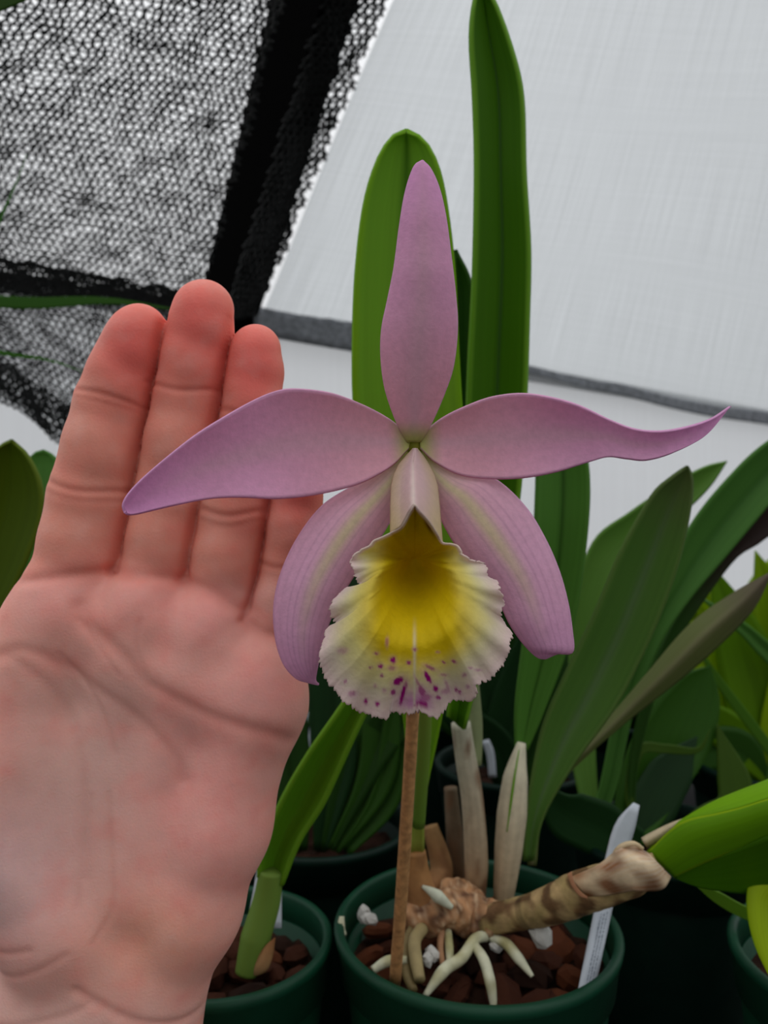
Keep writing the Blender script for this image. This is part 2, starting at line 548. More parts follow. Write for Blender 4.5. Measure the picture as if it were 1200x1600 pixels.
chip_meshes = []
for i in range(7):
    bm = bmesh.new()
    bmesh.ops.create_cube(bm, size=1.0)
    bmesh.ops.subdivide_edges(bm, edges=bm.edges[:], cuts=1, use_grid_fill=True)
    r2 = random.Random(100 + i)
    for v in bm.verts:
        v.co = v.co * (1.0 / max(0.75, v.co.length / 0.62))
        v.co += Vector((r2.uniform(-.10, .10), r2.uniform(-.10, .10), r2.uniform(-.10, .10)))
    me = bpy.data.meshes.new('bark_chip')
    bm.to_mesh(me); bm.free()
    me.materials.append(M_CHIPS[i % 3])
    chip_meshes.append(me)

def scatter_chips(pot_spec, zs, n, label, group, seed, front_bias=True):
    r2 = random.Random(seed)
    cx, cy, R, H = pot_spec
    placed = []
    tries = 0
    while len(placed) < n and tries < 4000:
        tries += 1
        a = r2.uniform(0, 2 * math.pi)
        r = R * 0.86 * math.sqrt(r2.random())
        s = r2.uniform(0.009, 0.018)
        if r + s * 0.55 > R * 0.89: continue
        x, y = cx + r * math.cos(a), cy + r * math.sin(a)
        if any((x - q[0]) ** 2 + (y - q[1]) ** 2 < (0.55 * (s + q[2]) * 0.72) ** 2 for q in placed): continue
        placed.append((x, y, s))
        o = bpy.data.objects.new('bark_chip', chip_meshes[r2.randrange(7)])
        o.location = (x, y, zs - 0.003 + r2.uniform(-0.001, 0.002))
        o.scale = (s, s * r2.uniform(0.6, 0.95), s * r2.uniform(0.35, 0.6))
        o.rotation_euler = (r2.uniform(-.5, .5), r2.uniform(-.5, .5), r2.uniform(0, 6.28))
        COL.objects.link(o)
        tag(o, label, 'bark chip', group)
scatter_chips(MID, MID_Z, 46, 'reddish brown bark chip in the pot of the flowering orchid', 'bark chips in the flowering orchid pot', 5)
scatter_chips(LFT, LFT_Z, 30, 'reddish brown bark chip in the small pot below the hand', 'bark chips in the small pot', 9)

# ------------------------------------------------------------------ sheets: leaves, petals
def sheet(name, A, B, D, mat, parent, col, curl=0.0, fold=0.0, twist=(0, 0), nu=56, nv=17, solid=0.0008, wave=0.0, seed=0):
    """A, B: the two outlines from base to tip in pixels; D: distances along the length"""
    a, b = spline(A, nu), spline(B, nu)
    w = np.linalg.norm(a - b, axis=1)
    wm = max(w.max(), 1e-6)
    d = np.interp(np.linspace(0, 1, nu), np.linspace(0, 1, len(D)), D)
    # smooth the distance profile
    for _ in range(6):
        d[1:-1] = (d[:-2] + 2 * d[1:-1] + d[2:]) / 4
    verts, cols, uv = [], [], []
    for i in range(nu):
        s = i / (nu - 1)
        k = w[i] / wm
        tw = twist[0] * (1 - s) + twist[1] * s
        for j in range(nv):
            t = j / (nv - 1)
            c = 2 * t - 1
            p = a[i] * (1 - t) + b[i] * t
            dd = d[i] + k * (curl * (1 - c * c) + fold * (1 - abs(c)) + tw * c)
            if wave:
                dd += wave * k * abs(c) ** 2 * math.sin(s * 17 + seed + (2 if c > 0 else 0)) * (0.4 + s)
            verts.append(P(p[0], p[1], dd))
            cols.append(col(s, t, p[0], p[1]))
            uv.append((t, s))
    return mesh_obj(name, verts, grid_faces(nu, nv), mat, parent, cols=cols, solid=solid, uvs=uv)

def blade(name, C, W, D, mat, parent, col, **kw):
    """centre line in pixels + half widths in pixels"""
    n = 40
    c = spline(C, n)
    t = np.gradient(c, axis=0)
    t /= np.linalg.norm(t, axis=1)[:, None] + 1e-9
    nrm = np.stack([-t[:, 1], t[:, 0]], axis=1)
    w = np.interp(np.linspace(0, 1, n), np.linspace(0, 1, len(W)), W)
    for _ in range(3):
        w[1:-1] = (w[:-2] + 2 * w[1:-1] + w[2:]) / 4
    kw.setdefault('nu', 36); kw.setdefault('nv', 9)
    return sheet(name, (c + nrm * w[:, None]).tolist(), (c - nrm * w[:, None]).tolist(), D, mat, parent, col, **kw)

def leaf_col(base, rib=None, ribw=0.06, edge=None, tipc=None, basec=None):
    base = np.array(base)
    def f(s, t, x, y):
        c = base.copy()
        if rib is not None:
            c = mix(c, rib, math.exp(-((t - 0.5) / ribw) ** 2))
        if edge is not None:
            c = mix(c, edge, sstep(0.45, 0.51, abs(t - 0.5)))
        if basec is not None:
            c = mix(c, basec, 1 - sstep(0.0, 0.14, s))
        if tipc is not None:
            c = mix(c, tipc, sstep(0.75, 1.0, s))
        return c
    return f

def tube(name, pts, radii, mat, parent, col, n=14, seg=40, lump=0.0, cap=True, flat=1.0):
    """pts: (px, py, distance); radii in metres"""
    w3 = np.array([list(P(*p)) for p in pts])
    c = spline3(w3, seg)
    r = np.interp(np.linspace(0, 1, seg), np.linspace(0, 1, len(radii)), radii)
    verts, cols = [], []
    prev = None
    for i in range(seg):
        d = Vector(c[min(i + 1, seg - 1)] - c[max(i - 1, 0)]).normalized()
        if prev is None:
            s = d.cross(Vector((0, 1, 0.13))).normalized()
        else:
            s = (prev - d * prev.dot(d)).normalized()
        prev = s
        nn = d.cross(s)
        for k in range(n):
            a = 2 * math.pi * k / n
            rr = r[i]
            v = Vector(c[i]) + s * (rr * math.cos(a)) + nn * (rr * flat * math.sin(a))
            if lump:
                v += (v - Vector(c[i])) * (lump * noise.noise(v * 320))
            verts.append(v)
            cols.append(col(i / (seg - 1), k / n, v))
    faces = grid_faces(seg, n, wrap=True)
    if cap:
        for i, idx in ((0, 0), (seg - 1, (seg - 1) * n)):
            verts.append(Vector(c[i])); cols.append(col(i / (seg - 1), 0, verts[-1]))
            q = len(verts) - 1
            for k in range(n):
                faces.append((q, idx + k, idx + (k + 1) % n) if i else (q, idx + (k + 1) % n, idx + k))
    return mesh_obj(name, verts, faces, mat, parent, cols=cols)

def spline3(p, n):
    if len(p) == 2:
        t = np.linspace(0, 1, n)[:, None]
        return p[0] * (1 - t) + p[1] * t
    q = np.vstack([2 * p[0] - p[1], p, 2 * p[-1] - p[-2]])
    out = []
    for i in range(len(p) - 1):
        a, b, c, d = q[i], q[i + 1], q[i + 2], q[i + 3]
        t = np.linspace(0, 1, 16, endpoint=False)[:, None]
        out.append(0.5 * (2 * b + (c - a) * t + (2 * a - 5 * b + 4 * c - d) * t ** 2 + (3 * b - a - 3 * c + d) * t ** 3))
    out = np.vstack(out + [p[-1:]])
    L = np.concatenate([[0], np.cumsum(np.linalg.norm(np.diff(out, axis=0), axis=1))])
    u = np.linspace(0, L[-1], n)
    return np.stack([np.interp(u, L, out[:, k]) for k in range(3)], axis=1)

G_MID = lin(120, 172, 42); G_DEEP = lin(72, 122, 8); G_DARK = lin(50, 92, 20); G_BRIGHT = lin(128, 180, 20)
G_BLUE = lin(86, 136, 52); G_DUSK = lin(94, 112, 62); G_YEL = lin(168, 194, 20); G_OLIVE = lin(76, 98, 4)
G_EDGE = lin(150, 170, 60)

# ------------------------------------------------------------------ the flowering orchid
orchid = empty('orchid_plant', (MID[0], MID[1], MID_Z - 0.004), 'orchid with a large pink flower with a frilled yellow lip', 'orchid')

# leaves
sheet('leaf', [(640, 1332), (636, 1240), (632, 1130), (600, 960), (565, 780), (553, 640), (551, 550), (555, 430), (568, 320), (589, 250), (612, 214), (635, 204)],
      [(662, 1336), (664, 1250), (688, 1130), (720, 960), (735, 780), (722, 640), (716, 540), (711, 430), (700, 330), (686, 262), (664, 220), (635, 204)],
      [0.272, 0.268, 0.262, 0.258, 0.252, 0.247, 0.243], M_LEAF, orchid,
      leaf_col(G_MID, rib=G_DEEP, ribw=0.07, edge=G_BRIGHT, basec=lin(150, 158, 70)), curl=0.004, fold=0.002, solid=0.0016)
sheet('leaf', [(700, 1120), (712, 960), (722, 800), (729, 660), (733, 560), (740, 420), (743, 260), (740, 150), (735, 60), (741, 0), (752, -24)],
      [(726, 1140), (770, 960), (808, 800), (821, 640), (826, 500), (828, 390), (821, 270), (817, 150), (800, 75), (772, 0), (752, -24)],
      [0.278, 0.274, 0.268, 0.262, 0.256, 0.25], M_LEAF, orchid,
      leaf_col(G_DEEP, rib=G_DARK, ribw=0.05, edge=G_MID), curl=0.002, fold=0.0045, solid=0.0018)
sheet('leaf', [(690, 1000), (700, 760), (706, 560), (708, 440), (712, 390)],
      [(720, 1000), (735, 760), (738, 560), (737, 450), (712, 390)], [0.292, 0.285, 0.28], M_LEAF, orchid,
      leaf_col(G_DARK), curl=0.003, nv=9, solid=0.0015)
sheet('leaf', [(806, 1172), (806, 1100), (818, 1000), (832, 880), (838, 760), (840, 680), (862, 642)],
      [(824, 1172), (850, 1110), (890, 1000), (912, 880), (921, 760), (908, 690), (862, 642)],
      [0.296, 0.292, 0.288, 0.29], M_LEAF, orchid, leaf_col(G_BLUE, rib=G_DARK, ribw=0.05), curl=0.003, fold=0.003, solid=0.0014)
sheet('leaf', [(818, 1345), (822, 1280), (832, 1210), (850, 1130), (880, 1060), (930, 955), (970, 860), (1018, 775), (1050, 745), (1074, 729)],
      [(834, 1345), (850, 1275), (900, 1190), (958, 1110), (1000, 1032), (1032, 960), (1060, 880), (1078, 800), (1082, 750), (1074, 729)],
      [0.298, 0.298, 0.296, 0.290, 0.284], M_LEAF, orchid,
      leaf_col(mix(G_BLUE, G_DUSK, 0.35), rib=lin(98, 126, 78), ribw=0.08, edge=lin(100, 130, 62), tipc=G_DUSK), curl=0.004, fold=0.002, solid=0.0014)
# near leaf on the lying cane: folded, seen from its side
RIDGE = [(1014, 1331), (1050, 1296), (1078, 1281), (1120, 1272), (1160, 1262), (1210, 1247), (1290, 1232), (1400, 1240)]
KEEL = [(1052, 1368), (1085, 1352), (1120, 1337), (1160, 1322), (1210, 1302), (1270, 1285), (1330, 1262), (1400, 1240)]
sheet('leaf', [(1012, 1332), (1042, 1300), (1075, 1277), (1120, 1252), (1180, 1228), (1260, 1200), (1340, 1195), (1400, 1240)],
      RIDGE, [0.250, 0.243, 0.236, 0.229, 0.226], M_LEAF, orchid, leaf_col(G_BRIGHT), curl=-0.001, twist=(-0.002, -0.008), solid=0.0012)
nl = sheet('leaf', RIDGE, KEEL, [0.246, 0.238, 0.229, 0.221, 0.218], M_LEAF, orchid, leaf_col(mix(G_DEEP, G_BRIGHT, 0.55), edge=G_YEL), curl=-0.003, twist=(0.0, 0.002), solid=0.0014)
sheet('underside', KEEL, [(1054, 1370), (1090, 1384), (1130, 1391), (1170, 1395), (1220, 1394), (1280, 1370), (1340, 1310), (1400, 1240)],
      [0.248, 0.243, 0.238, 0.233, 0.226], M_LEAF, nl, leaf_col(G_DEEP), twist=(0.004, 0.016), solid=0.0012)
# pale old pseudobulbs
C_PALE, C_TAN, C_BROWN = lin(228, 222, 196), lin(176, 138, 96), lin(112, 74, 46)
def bulb_col(top, bottom, blot=0.0, seed=0):
    def f(s, k, v):
        c = mix(bottom, top, s)
        b = noise.noise(Vector((v.x * 230 + seed, v.y * 230, v.z * 90)))
        c = mix(c, C_BROWN, max(0.0, min(1.0, (b - 0.05) * 3)) * blot)
        st = math.sin(k * 2 * math.pi * 9)
        return c * (1 + 0.06 * st)
    return f
pb = tube('pseudobulb', [(782, 1440, 0.288), (790, 1370, 0.290), (799, 1280, 0.291), (806, 1210, 0.293), (815, 1160, 0.295)],
          [0.0026, 0.0042, 0.0052, 0.0056, 0.0046, 0.0016], M_SHEATH, orchid, bulb_col(C_PALE, lin(186, 160, 122), 0.10), n=20)
tube('sheath_seam', [(792, 1300, 0.2858), (803, 1220, 0.2870), (811, 1172, 0.2905)], [0.0002, 0.0005, 0.0002], M_LEAF, pb, lambda s, k, v: G_MID, n=6, seg=16)
pb = tube('pseudobulb', [(742, 1420, 0.292), (744, 1340, 0.288), (738, 1250, 0.288), (727, 1180, 0.288), (720, 1130, 0.287)],
          [0.0036, 0.0044, 0.0042, 0.0040, 0.0036], M_SHEATH, orchid, bulb_col(lin(190, 186, 165), lin(168, 134, 96), 0.75, 3), n=20)
tube('sheath', [(741, 1195, 0.292), (742, 1140, 0.294), (738, 1060, 0.295)], [0.0028, 0.0030, 0.0024], M_SHEATH, pb, lambda s, k, v: lin(132, 142, 100), n=12, seg=14)
tube('pseudobulb', [(668, 1400, 0.286), (690, 1360, 0.296), (672, 1290, 0.300)], [0.0050, 0.0044, 0.0030], M_SHEATH, orchid, bulb_col(lin(150, 116, 74), lin(140, 96, 58), 0.6, 8), n=16)
tube('pseudobulb', [(664, 1415, 0.274), (652, 1375, 0.273), (650, 1330, 0.272)], [0.0058, 0.0050, 0.0034], M_SHEATH, orchid, bulb_col(lin(168, 122, 72), lin(176, 128, 84), 0.5, 5), n=18)
tube('pseudobulb', [(716, 1425, 0.300), (712, 1330, 0.303), (704, 1230, 0.305)], [0.0040, 0.0036, 0.0026], M_SHEATH, orchid, bulb_col(lin(110, 96, 76), lin(104, 80, 60), 0.5, 12), n=14)

# creeping rhizome and the lying cane
def rhiz_col(s, k, v):
    b = noise.noise(v * 260); b2 = noise.noise(v * 700)
    c = mix(lin(178, 132, 92), lin(92, 60, 42), max(0, min(1, 0.45 + b * 1.3)))
    return mix(c, lin(206, 176, 140), max(0, min(1, b2 * 1.2)))
tube('rhizome', [(628, 1432, 0.276), (668, 1428, 0.272), (700, 1420, 0.273), (735, 1428, 0.276), (778, 1440, 0.272)],
     [0.0042, 0.0072, 0.0062, 0.0078, 0.0058], M_WOODY, orchid, rhiz_col, n=26, seg=60, lump=0.30)
tube('rhizome', [(690, 1400, 0.284), (725, 1404, 0.282), (745, 1418, 0.280)], [0.0052, 0.0066, 0.0048], M_WOODY, orchid, rhiz_col, n=22, seg=30, lump=0.3)
def cane_col(s, k, v):
    b = noise.noise(v * 210)
    c = mix(lin(150, 130, 84), lin(176, 148, 104), max(0, min(1, 0.5 + b)))
    dk = max(0, min(1, (noise.noise(v * 170 + Vector((9, 2, 4))) - 0.0) * 5.0))
    c = mix(c, lin(84, 54, 32), dk * 0.85)
    if abs(s - 0.02) < 0.05 or abs(s - 0.30) < 0.02: c = c * 0.6
    return c
cane = tube('cane', [(742, 1442, 0.274), (790, 1432, 0.269), (850, 1418, 0.260), (915, 1392, 0.252), (985, 1372, 0.246), (1030, 1352, 0.243)],
            [0.0046, 0.0052, 0.0052, 0.0059, 0.0066, 0.0066, 0.0056, 0.0040], M_WOODY, orchid, cane_col, n=30, seg=80, lump=0.05)
# papery sheath wrapping the cane's end: open collar with ragged lips
def papery(s, t, x, y):
    n1 = noise.noise(Vector((x * 0.03, y * 0.05, 1.0)))
    st = 0.5 + 0.5 * math.sin(t * 60 + 4 * n1)
    c = mix(lin(238, 212, 172), lin(158, 104, 62), max(0, min(1, 0.40 + 1.6 * n1)))
    return mix(c, lin(236, 224, 204), st * 0.7 * s * (1 - 0.6 * t))
sheet('sheath', [(890, 1372), (912, 1362), (940, 1348), (962, 1330), (985, 1322), (1012, 1332)],
      [(918, 1400), (950, 1398), (985, 1392), (1010, 1392), (1036, 1388), (1048, 1370)],
      [0.2445, 0.242, 0.2385, 0.2385, 0.2385], M_SHEATH, cane, papery, curl=-0.004, wave=0.0018, nv=21, solid=0.0005)
sheet('sheath', [(893, 1362), (897, 1378), (908, 1394), (918, 1401)], [(886, 1366), (893, 1384), (905, 1399), (918, 1404)],
      [0.2425, 0.2415, 0.241], M_SHEATH, cane, lambda s, t, x, y: lin(178, 126, 92), nv=5, nu=16, solid=0.0006)
sheet('sheath', [(1002, 1310), (1020, 1300), (1045, 1288), (1066, 1280)], [(1010, 1324), (1030, 1314), (1050, 1298), (1066, 1281)],
      [0.249, 0.248, 0.246], M_SHEATH, cane, lambda s, t, x, y: lin(208, 190, 158), curl=-0.002, nv=7, nu=16, solid=0.0005)
tube('sheath', [(962, 1352, 0.2395), (960, 1335, 0.2385), (972, 1322, 0.2375), (990, 1318, 0.238), (1004, 1326, 0.239)],
     [0.0005, 0.0007, 0.0008, 0.0008, 0.0006], M_SHEATH, cane, lambda s, k, v: lin(214, 190, 152), n=8, seg=24)

# roots
def root_col(s, k, v):
    return mix(lin(206, 206, 178), lin(164, 158, 112), max(0, min(1, 0.35 + noise.noise(v * 190) * 1.2)))
R_ = 0.0018
tube('root', [(762, 1462, 0.270), (742, 1468, 0.264), (722, 1496, 0.258), (694, 1516, 0.253), (664, 1556, 0.2475)], [R_, R_, R_ * 1.05, R_ * 1.1, R_ * .5], M_ROOT, orchid, root_col)
tube('root', [(742, 1478, 0.262), (756, 1500, 0.256), (766, 1535, 0.250), (772, 1576, 0.2465)], [R_ * .8, R_ * 1.0, R_, R_ * .6], M_ROOT, orchid, root_col)
tube('root', [(768, 1466, 0.268), (790, 1474, 0.264), (806, 1492, 0.259), (832, 1526, 0.254)], [R_ * .7, R_ * 1.0, R_, R_ * .4], M_ROOT, orchid, root_col)
tube('root', [(700, 1455, 0.268), (702, 1480, 0.262), (703, 1512, 0.256)], [R_ * .7, R_ * .8, R_ * .6], M_ROOT, orchid, root_col, seg=20)
tube('root', [(690, 1455, 0.267), (688, 1480, 0.262), (692, 1508, 0.256)], [R_ * .7, R_ * .6, R_ * .5], M_ROOT, orchid, lambda s, k, v: lin(150, 110, 78), seg=20)
tube('root', [(660, 1450, 0.266), (648, 1470, 0.260), (650, 1500, 0.254), (656, 1532, 0.248)], [R_ * 1.2, R_ * 1.2, R_ * 1.2, R_], M_ROOT, orchid, lambda s, k, v: lin(150, 134, 92), seg=24)
tube('root', [(645, 1452, 0.268), (634, 1480, 0.262), (636, 1520, 0.254), (646, 1548, 0.248)], [R_, R_ * 1.1, R_, R_ * .8], M_ROOT, orchid, lambda s, k, v: lin(120, 104, 66), seg=24)
tube('root', [(660, 1385, 0.268), (678, 1396, 0.266), (706, 1418, 0.266)], [R_ * .3, R_ * 1.2, R_ * .5], M_ROOT, orchid, lambda s, k, v: lin(196, 200, 178), seg=20)
tube('root', [(636, 1500, 0.256), (606, 1502, 0.256), (582, 1516, 0.254)], [R_ * .7, R_, R_ * .7], M_ROOT, orchid, root_col, seg=20)
tube('root', [(534, 1432, 0.277), (533, 1450, 0.275), (538, 1462, 0.273)], [R_ * .5, R_ * .8, R_ * .5], M_ROOT, orchid, root_col, seg=16)

# flower: stalk, three sepals, two petals, lip rolled into a tube
FC = (647, 690)
stalk = tube('flower', [(654, 1290, 0.266), (664, 1130, 0.256), (662, 980, 0.240), (655, 840, 0.212), (650, 740, 0.193), (647, 692, 0.1835)],
             [0.0022, 0.0022, 0.0021, 0.0020, 0.0022, 0.0026], M_LEAF, orchid, lambda s, k, v: mix(lin(104, 140, 52), lin(168, 178, 84), s), n=14, seg=50)
stalk['label'] = 'pink orchid flower with yellow throat'
PK, PK2, PK_P = lin(238, 178, 214), lin(238, 180, 196), lin(230, 160, 216)
PALE, GREENY = lin(224, 208, 176), lin(176, 180, 92)
def petal_col(kind):
    def f(s, t, x, y):
        c = mix(PK2, PK, sstep(0.1, 0.6, s))
        c = mix(c, PK_P, sstep(0.6, 1.0, s) * 0.8)
        e = abs(2 * t - 1)
        if kind == 'lateral':
            mid = math.exp(-((t - 0.54) / 0.10) ** 2) * (1 - sstep(0.35, 0.95, s))
            vein = 0.5 + 0.5 * math.sin(t * 58)
            c = mix(c, lin(228, 190, 204), 0.35)
            c = mix(c, lin(176, 122, 156), sstep(0.75, 1.0, vein) * 0.32 * (1 - e * 0.5))
            c = mix(c, lin(222, 214, 160), mid * 0.75)
            c = mix(c, lin(205, 196, 150), (1 - sstep(0.0, 0.28, s)) * 0.7)
        else:
            vein = 0.5 + 0.5 * math.sin(t * 74 + math.sin(s * 5))
            c = mix(c, lin(222, 176, 200), vein * 0.12)
            mid = math.exp(-((t - 0.5) / 0.12) ** 2) * (1 - sstep(0.5, 1.0, s))
            c = mix(c, lin(226, 184, 200), mid * 0.55)
            if kind == 'dorsal':
                c = mix(c, lin(216, 172, 186), (1 - e) * 0.35)
        c = mix(c, GREENY, (1 - sstep(0.0, 0.10, s)) * 0.95)
        c = mix(c, lin(222, 170, 210), sstep(0.93, 1.0, e) * 0.5)
        return c
    return f
sheet('dorsal_sepal', [(637, 690), (622, 664), (603, 610), (596, 560), (597, 515), (606, 470), (616, 420), (625, 352), (634, 300), (647, 262), (660, 252)],
      [(656, 690), (672, 664), (694, 614), (708, 570), (714, 512), (711, 460), (704, 400), (696, 340), (686, 296), (673, 266), (660, 252)],
      [0.1805, 0.1775, 0.1745, 0.172, 0.172, 0.174], M_PETAL, stalk, petal_col('dorsal'), curl=-0.0035, nu=90, nv=33, solid=0.0007)
sheet('petal', [(641, 682), (610, 656), (570, 634), (520, 615), (470, 608), (437, 610), (400, 624), (350, 652), (300, 684), (240, 732), (205, 766), (192, 788), (196, 801)],
      [(639, 700), (612, 728), (570, 752), (530, 765), (480, 775), (430, 779), (380, 777), (330, 779), (280, 788), (240, 797), (215, 803), (202, 804), (196, 801)],
      [0.1805, 0.1765, 0.1725, 0.1695, 0.1670, 0.1665], M_PETAL, stalk, petal_col('petal'), curl=0.0030, twist=(0.0, 0.003), nu=110, nv=33, solid=0.0007, wave=0.0006)
sheet('petal', [(655, 682), (690, 654), (730, 634), (770, 620), (815, 615), (860, 621), (905, 634), (950, 655), (990, 670), (1030, 674), (1070, 668), (1110, 655), (1141, 635)],
      [(657, 700), (680, 722), (720, 742), (770, 748), (820, 746), (870, 737), (920, 722), (950, 714), (980, 717), (1010, 719), (1050, 708), (1100, 682), (1141, 635)],
      [0.1805, 0.1775, 0.1750, 0.1735, 0.1745, 0.1775], M_PETAL, stalk, petal_col('petal'), curl=0.0026, twist=(0.0, 0.004), nu=110, nv=33, solid=0.0007, wave=0.0008, seed=3)
sheet('lateral_sepal', [(632, 704), (600, 728), (560, 755), (505, 790), (466, 840), (440, 895), (429, 945), (431, 995), (443, 1035), (462, 1058), (480, 1065), (498, 1069)],
      [(646, 715), (640, 745), (622, 790), (600, 830), (572, 872), (545, 912), (522, 955), (510, 985), (500, 1025), (494, 1050), (493, 1062), (498, 1069)],
      [0.1825, 0.1810, 0.1790, 0.1775, 0.1770, 0.1775], M_PETAL, stalk, petal_col('lateral'), curl=-0.004, twist=(0.0, -0.004), nu=100, nv=41, solid=0.0007)
sheet('lateral_sepal', [(664, 704), (690, 726), (730, 742), (774, 750), (820, 792), (850, 840), (872, 890), (886, 940), (893, 985), (894, 1018), (872, 1020), (852, 1028)],
      [(650, 715), (664, 750), (684, 800), (710, 848), (738, 885), (764, 915), (780, 940), (795, 972), (812, 998), (830, 1018), (842, 1027), (852, 1028)],
      [0.1825, 0.1810, 0.1790, 0.1775, 0.1765, 0.1770], M_PETAL, stalk, petal_col('lateral'), curl=-0.004, twist=(0.0, -0.003), nu=100, nv=41, solid=0.0007)
# little green receptacle where the parts meet
tube('receptacle', [(648, 668, 0.1850), (648, 682, 0.1838), (648, 696, 0.1832), (648, 710, 0.1840)], [0.0004, 0.0022, 0.0026, 0.0026, 0.0022, 0.0004], M_LEAF, stalk, lambda s, k, v: lin(158, 158, 60), n=18, seg=14)

# lip
rim = np.array([(648, 788), (640, 800), (628, 822), (612, 832), (598, 839), (584, 845), (577, 853), (563, 860), (552, 868), (547, 879),
                (553, 890), (557, 903), (563, 913), (571, 917), (566, 922), (548, 922), (541, 919), (528, 930), (518, 943), (515, 955),
                (521, 968), (531, 977), (514, 980), (507, 996), (501, 1016), (499, 1032), (504, 1052), (513, 1068), (526, 1080), (533, 1092),
                (550, 1104), (566, 1113), (585, 1119), (603, 1125), (609, 1117), (611, 1111), (625, 1114), (641, 1116), (653, 1111), (666, 1117),
                (677, 1122), (686, 1121), (694, 1109), (707, 1094), (722, 1093), (736, 1096), (744, 1084), (745, 1071), (762, 1062), (778, 1048),
                (788, 1034), (796, 1018), (797, 1004), (799, 990), (788, 974), (782, 957), (788, 944), (783, 924), (775, 908), (764, 902),
                (761, 886), (752, 878), (738, 876), (724, 866), (716, 854), (706, 850), (692, 848), (684, 836), (670, 814), (656, 798)], dtype=float)
NT, NR = 560, 90
closed = np.vstack([rim, rim[:1]])
rs = spline(closed, NT + 1)[:NT]
LC = np.array([648.0, 872.0])
ang = np.linspace(0, 2 * math.pi, NT, endpoint=False)
smooth = rs.copy()
ker = 45
for _ in range(3):
    acc = np.zeros_like(smooth)
    for sh in range(-ker, ker + 1):
        acc += np.roll(smooth, sh, axis=0)
    smooth = acc / (2 * ker + 1)
SPOTS = [(465,1222,11,13,0,1),(398,1255,11,9,0,1),(375,1185,9,5,0,.8),(460,1265,14,9,0,.5),(552,1235,8,8,0,.9),(585,1165,9,6,0,.7),
 (405,1305,7,6,0,.8),(495,1335,24,14,-.6,1),(520,1405,9,48,.25,1),(465,1395,9,13,.4,.9),(655,1315,10,28,-.5,1),(668,1262,22,7,.4,.7),
 (697,1375,11,13,-.5,1),(712,1425,10,8,0,.9),(620,1468,26,20,0,1),(625,1390,12,22,-.3,.8),(640,1425,22,18,0,.6),(810,1380,7,9,0,.9),
 (830,1393,7,9,0,.9),(740,1300,14,5,0,.5),(855,1300,8,7,0,.5),(318,1447,9,11,0,1),(382,1458,8,9,0,1),(243,1405,16,10,0,.6),
 (350,1500,8,8,0,.5),(210,1338,6,6,0,.7),(800,1227,11,6,.5,.8),(740,1232,8,4,.4,.8),(432,1125,6,16,0,.45),(345,1260,7,4,0,.7),
 (760,1365,6,26,-.3,.35),(195,1170,16,10,0,.3),(420,1385,7,7,0,.4),(370,1360,6,6,0,.35),(535,1365,7,22,.3,.7),(710,1178,7,4,0,.5),
 (925,1275,12,4,0,.35),(885,1265,8,4,0,.4),(876,1365,7,7,0,.4),(750,1390,16,9,-.3,.4),(605,1345,5,24,-.5,.5)]
SP = np.array(SPOTS, float)
SP[:, 0] = 480 + SP[:, 0] / 3.48; SP[:, 1] = 680 + SP[:, 1] / 3.48; SP[:, 2:4] *= 1.35 / 3.48
LIPW, LIPP, LIPC = lin(232, 224, 196), lin(234, 212, 206), lin(234, 224, 140)
YEL, YEL_D = lin(226, 198, 4), lin(196, 174, 4)
def lip_color(x, y, rho):
    # yellow throat: widest near y=960
    hw = np.interp(y, [790, 840, 880, 940, 990, 1030, 1060], [14, 46, 58, 76, 76, 60, 40])
    q = abs(x - 649) / hw
    yel = 1 - sstep(0.70, 1.45, q)
    yel *= 1 - sstep(1018, 1066, y + 0.15 * abs(x - 649))
    pale = sstep(0.80, 1.0, rho)
    c = mix(LIPC, LIPW, sstep(0.68, 0.95, rho))
    c = mix(c, LIPP, pale * 0.8)
    n1 = noise.noise(Vector((x * 0.02, y * 0.02, 3.3)))
    c = mix(c, lin(232, 214, 120), max(0, min(1, n1 * 0.9)) * (1 - pale) * 0.5)
    yc = mix(YEL, YEL_D, (1 - sstep(800, 930, y)) * 0.8)
    c = mix(c, yc, yel)
    mid = math.exp(-((x - 648) / 3.0) ** 2) * sstep(960, 1010, y)
    c = mix(c, lin(232, 224, 200), mid * 0.7)
    # magenta wash and spots
    wash = math.exp(-(((x - 648) / 26) ** 2 + ((y - 1098) / 22) ** 2))
    c = mix(c, lin(206, 120, 190), wash * 0.75 * (1 - mid))
    dx, dy = x - SP[:, 0], y - SP[:, 1]
    ca, sa = np.cos(SP[:, 4]), np.sin(SP[:, 4])
    u, v = (dx * ca + dy * sa) / SP[:, 2], (-dx * sa + dy * ca) / SP[:, 3]
    wob = 0.35 * noise.noise(Vector((x * 0.22, y * 0.22, 0)))
    r2 = np.sqrt(u * u + v * v) + wob
    sp = float(np.max((1 - sstep(0.65, 1.25, r2)) * SP[:, 5]))
    c = mix(c, lin(168, 10, 128), sp)
    c = mix(c, lin(206, 120, 190), float(np.max(1 - sstep(0.8, 2.4, r2))) * 0.25 * (1 - sp))
    if 655 < x < 684 and 796 < y < 840:
        mr = math.exp(-(((x - 670 - (y - 820) * 0.55) / 4.0) ** 2 + ((y - 821) / 13) ** 2))
        c = mix(c, lin(104, 40, 26), mr * 0.9)
    return c
def rim_depth(x, y):
    # front edge of the rolled tube at the top, then the skirt opening towards the viewer
    tx = np.clip((x - 611) / 79.0, 0, 1)
    top = 0.1615 - 0.0055 * (1 - (2 * tx - 1) ** 2)
    skirt = np.interp(y, [840, 900, 960, 1020, 1070, 1125], [0.1615, 0.1590, 0.1560, 0.1530, 0.1520, 0.1545])
    return mix(top, skirt, sstep(830, 862, y))
verts, cols = [], []
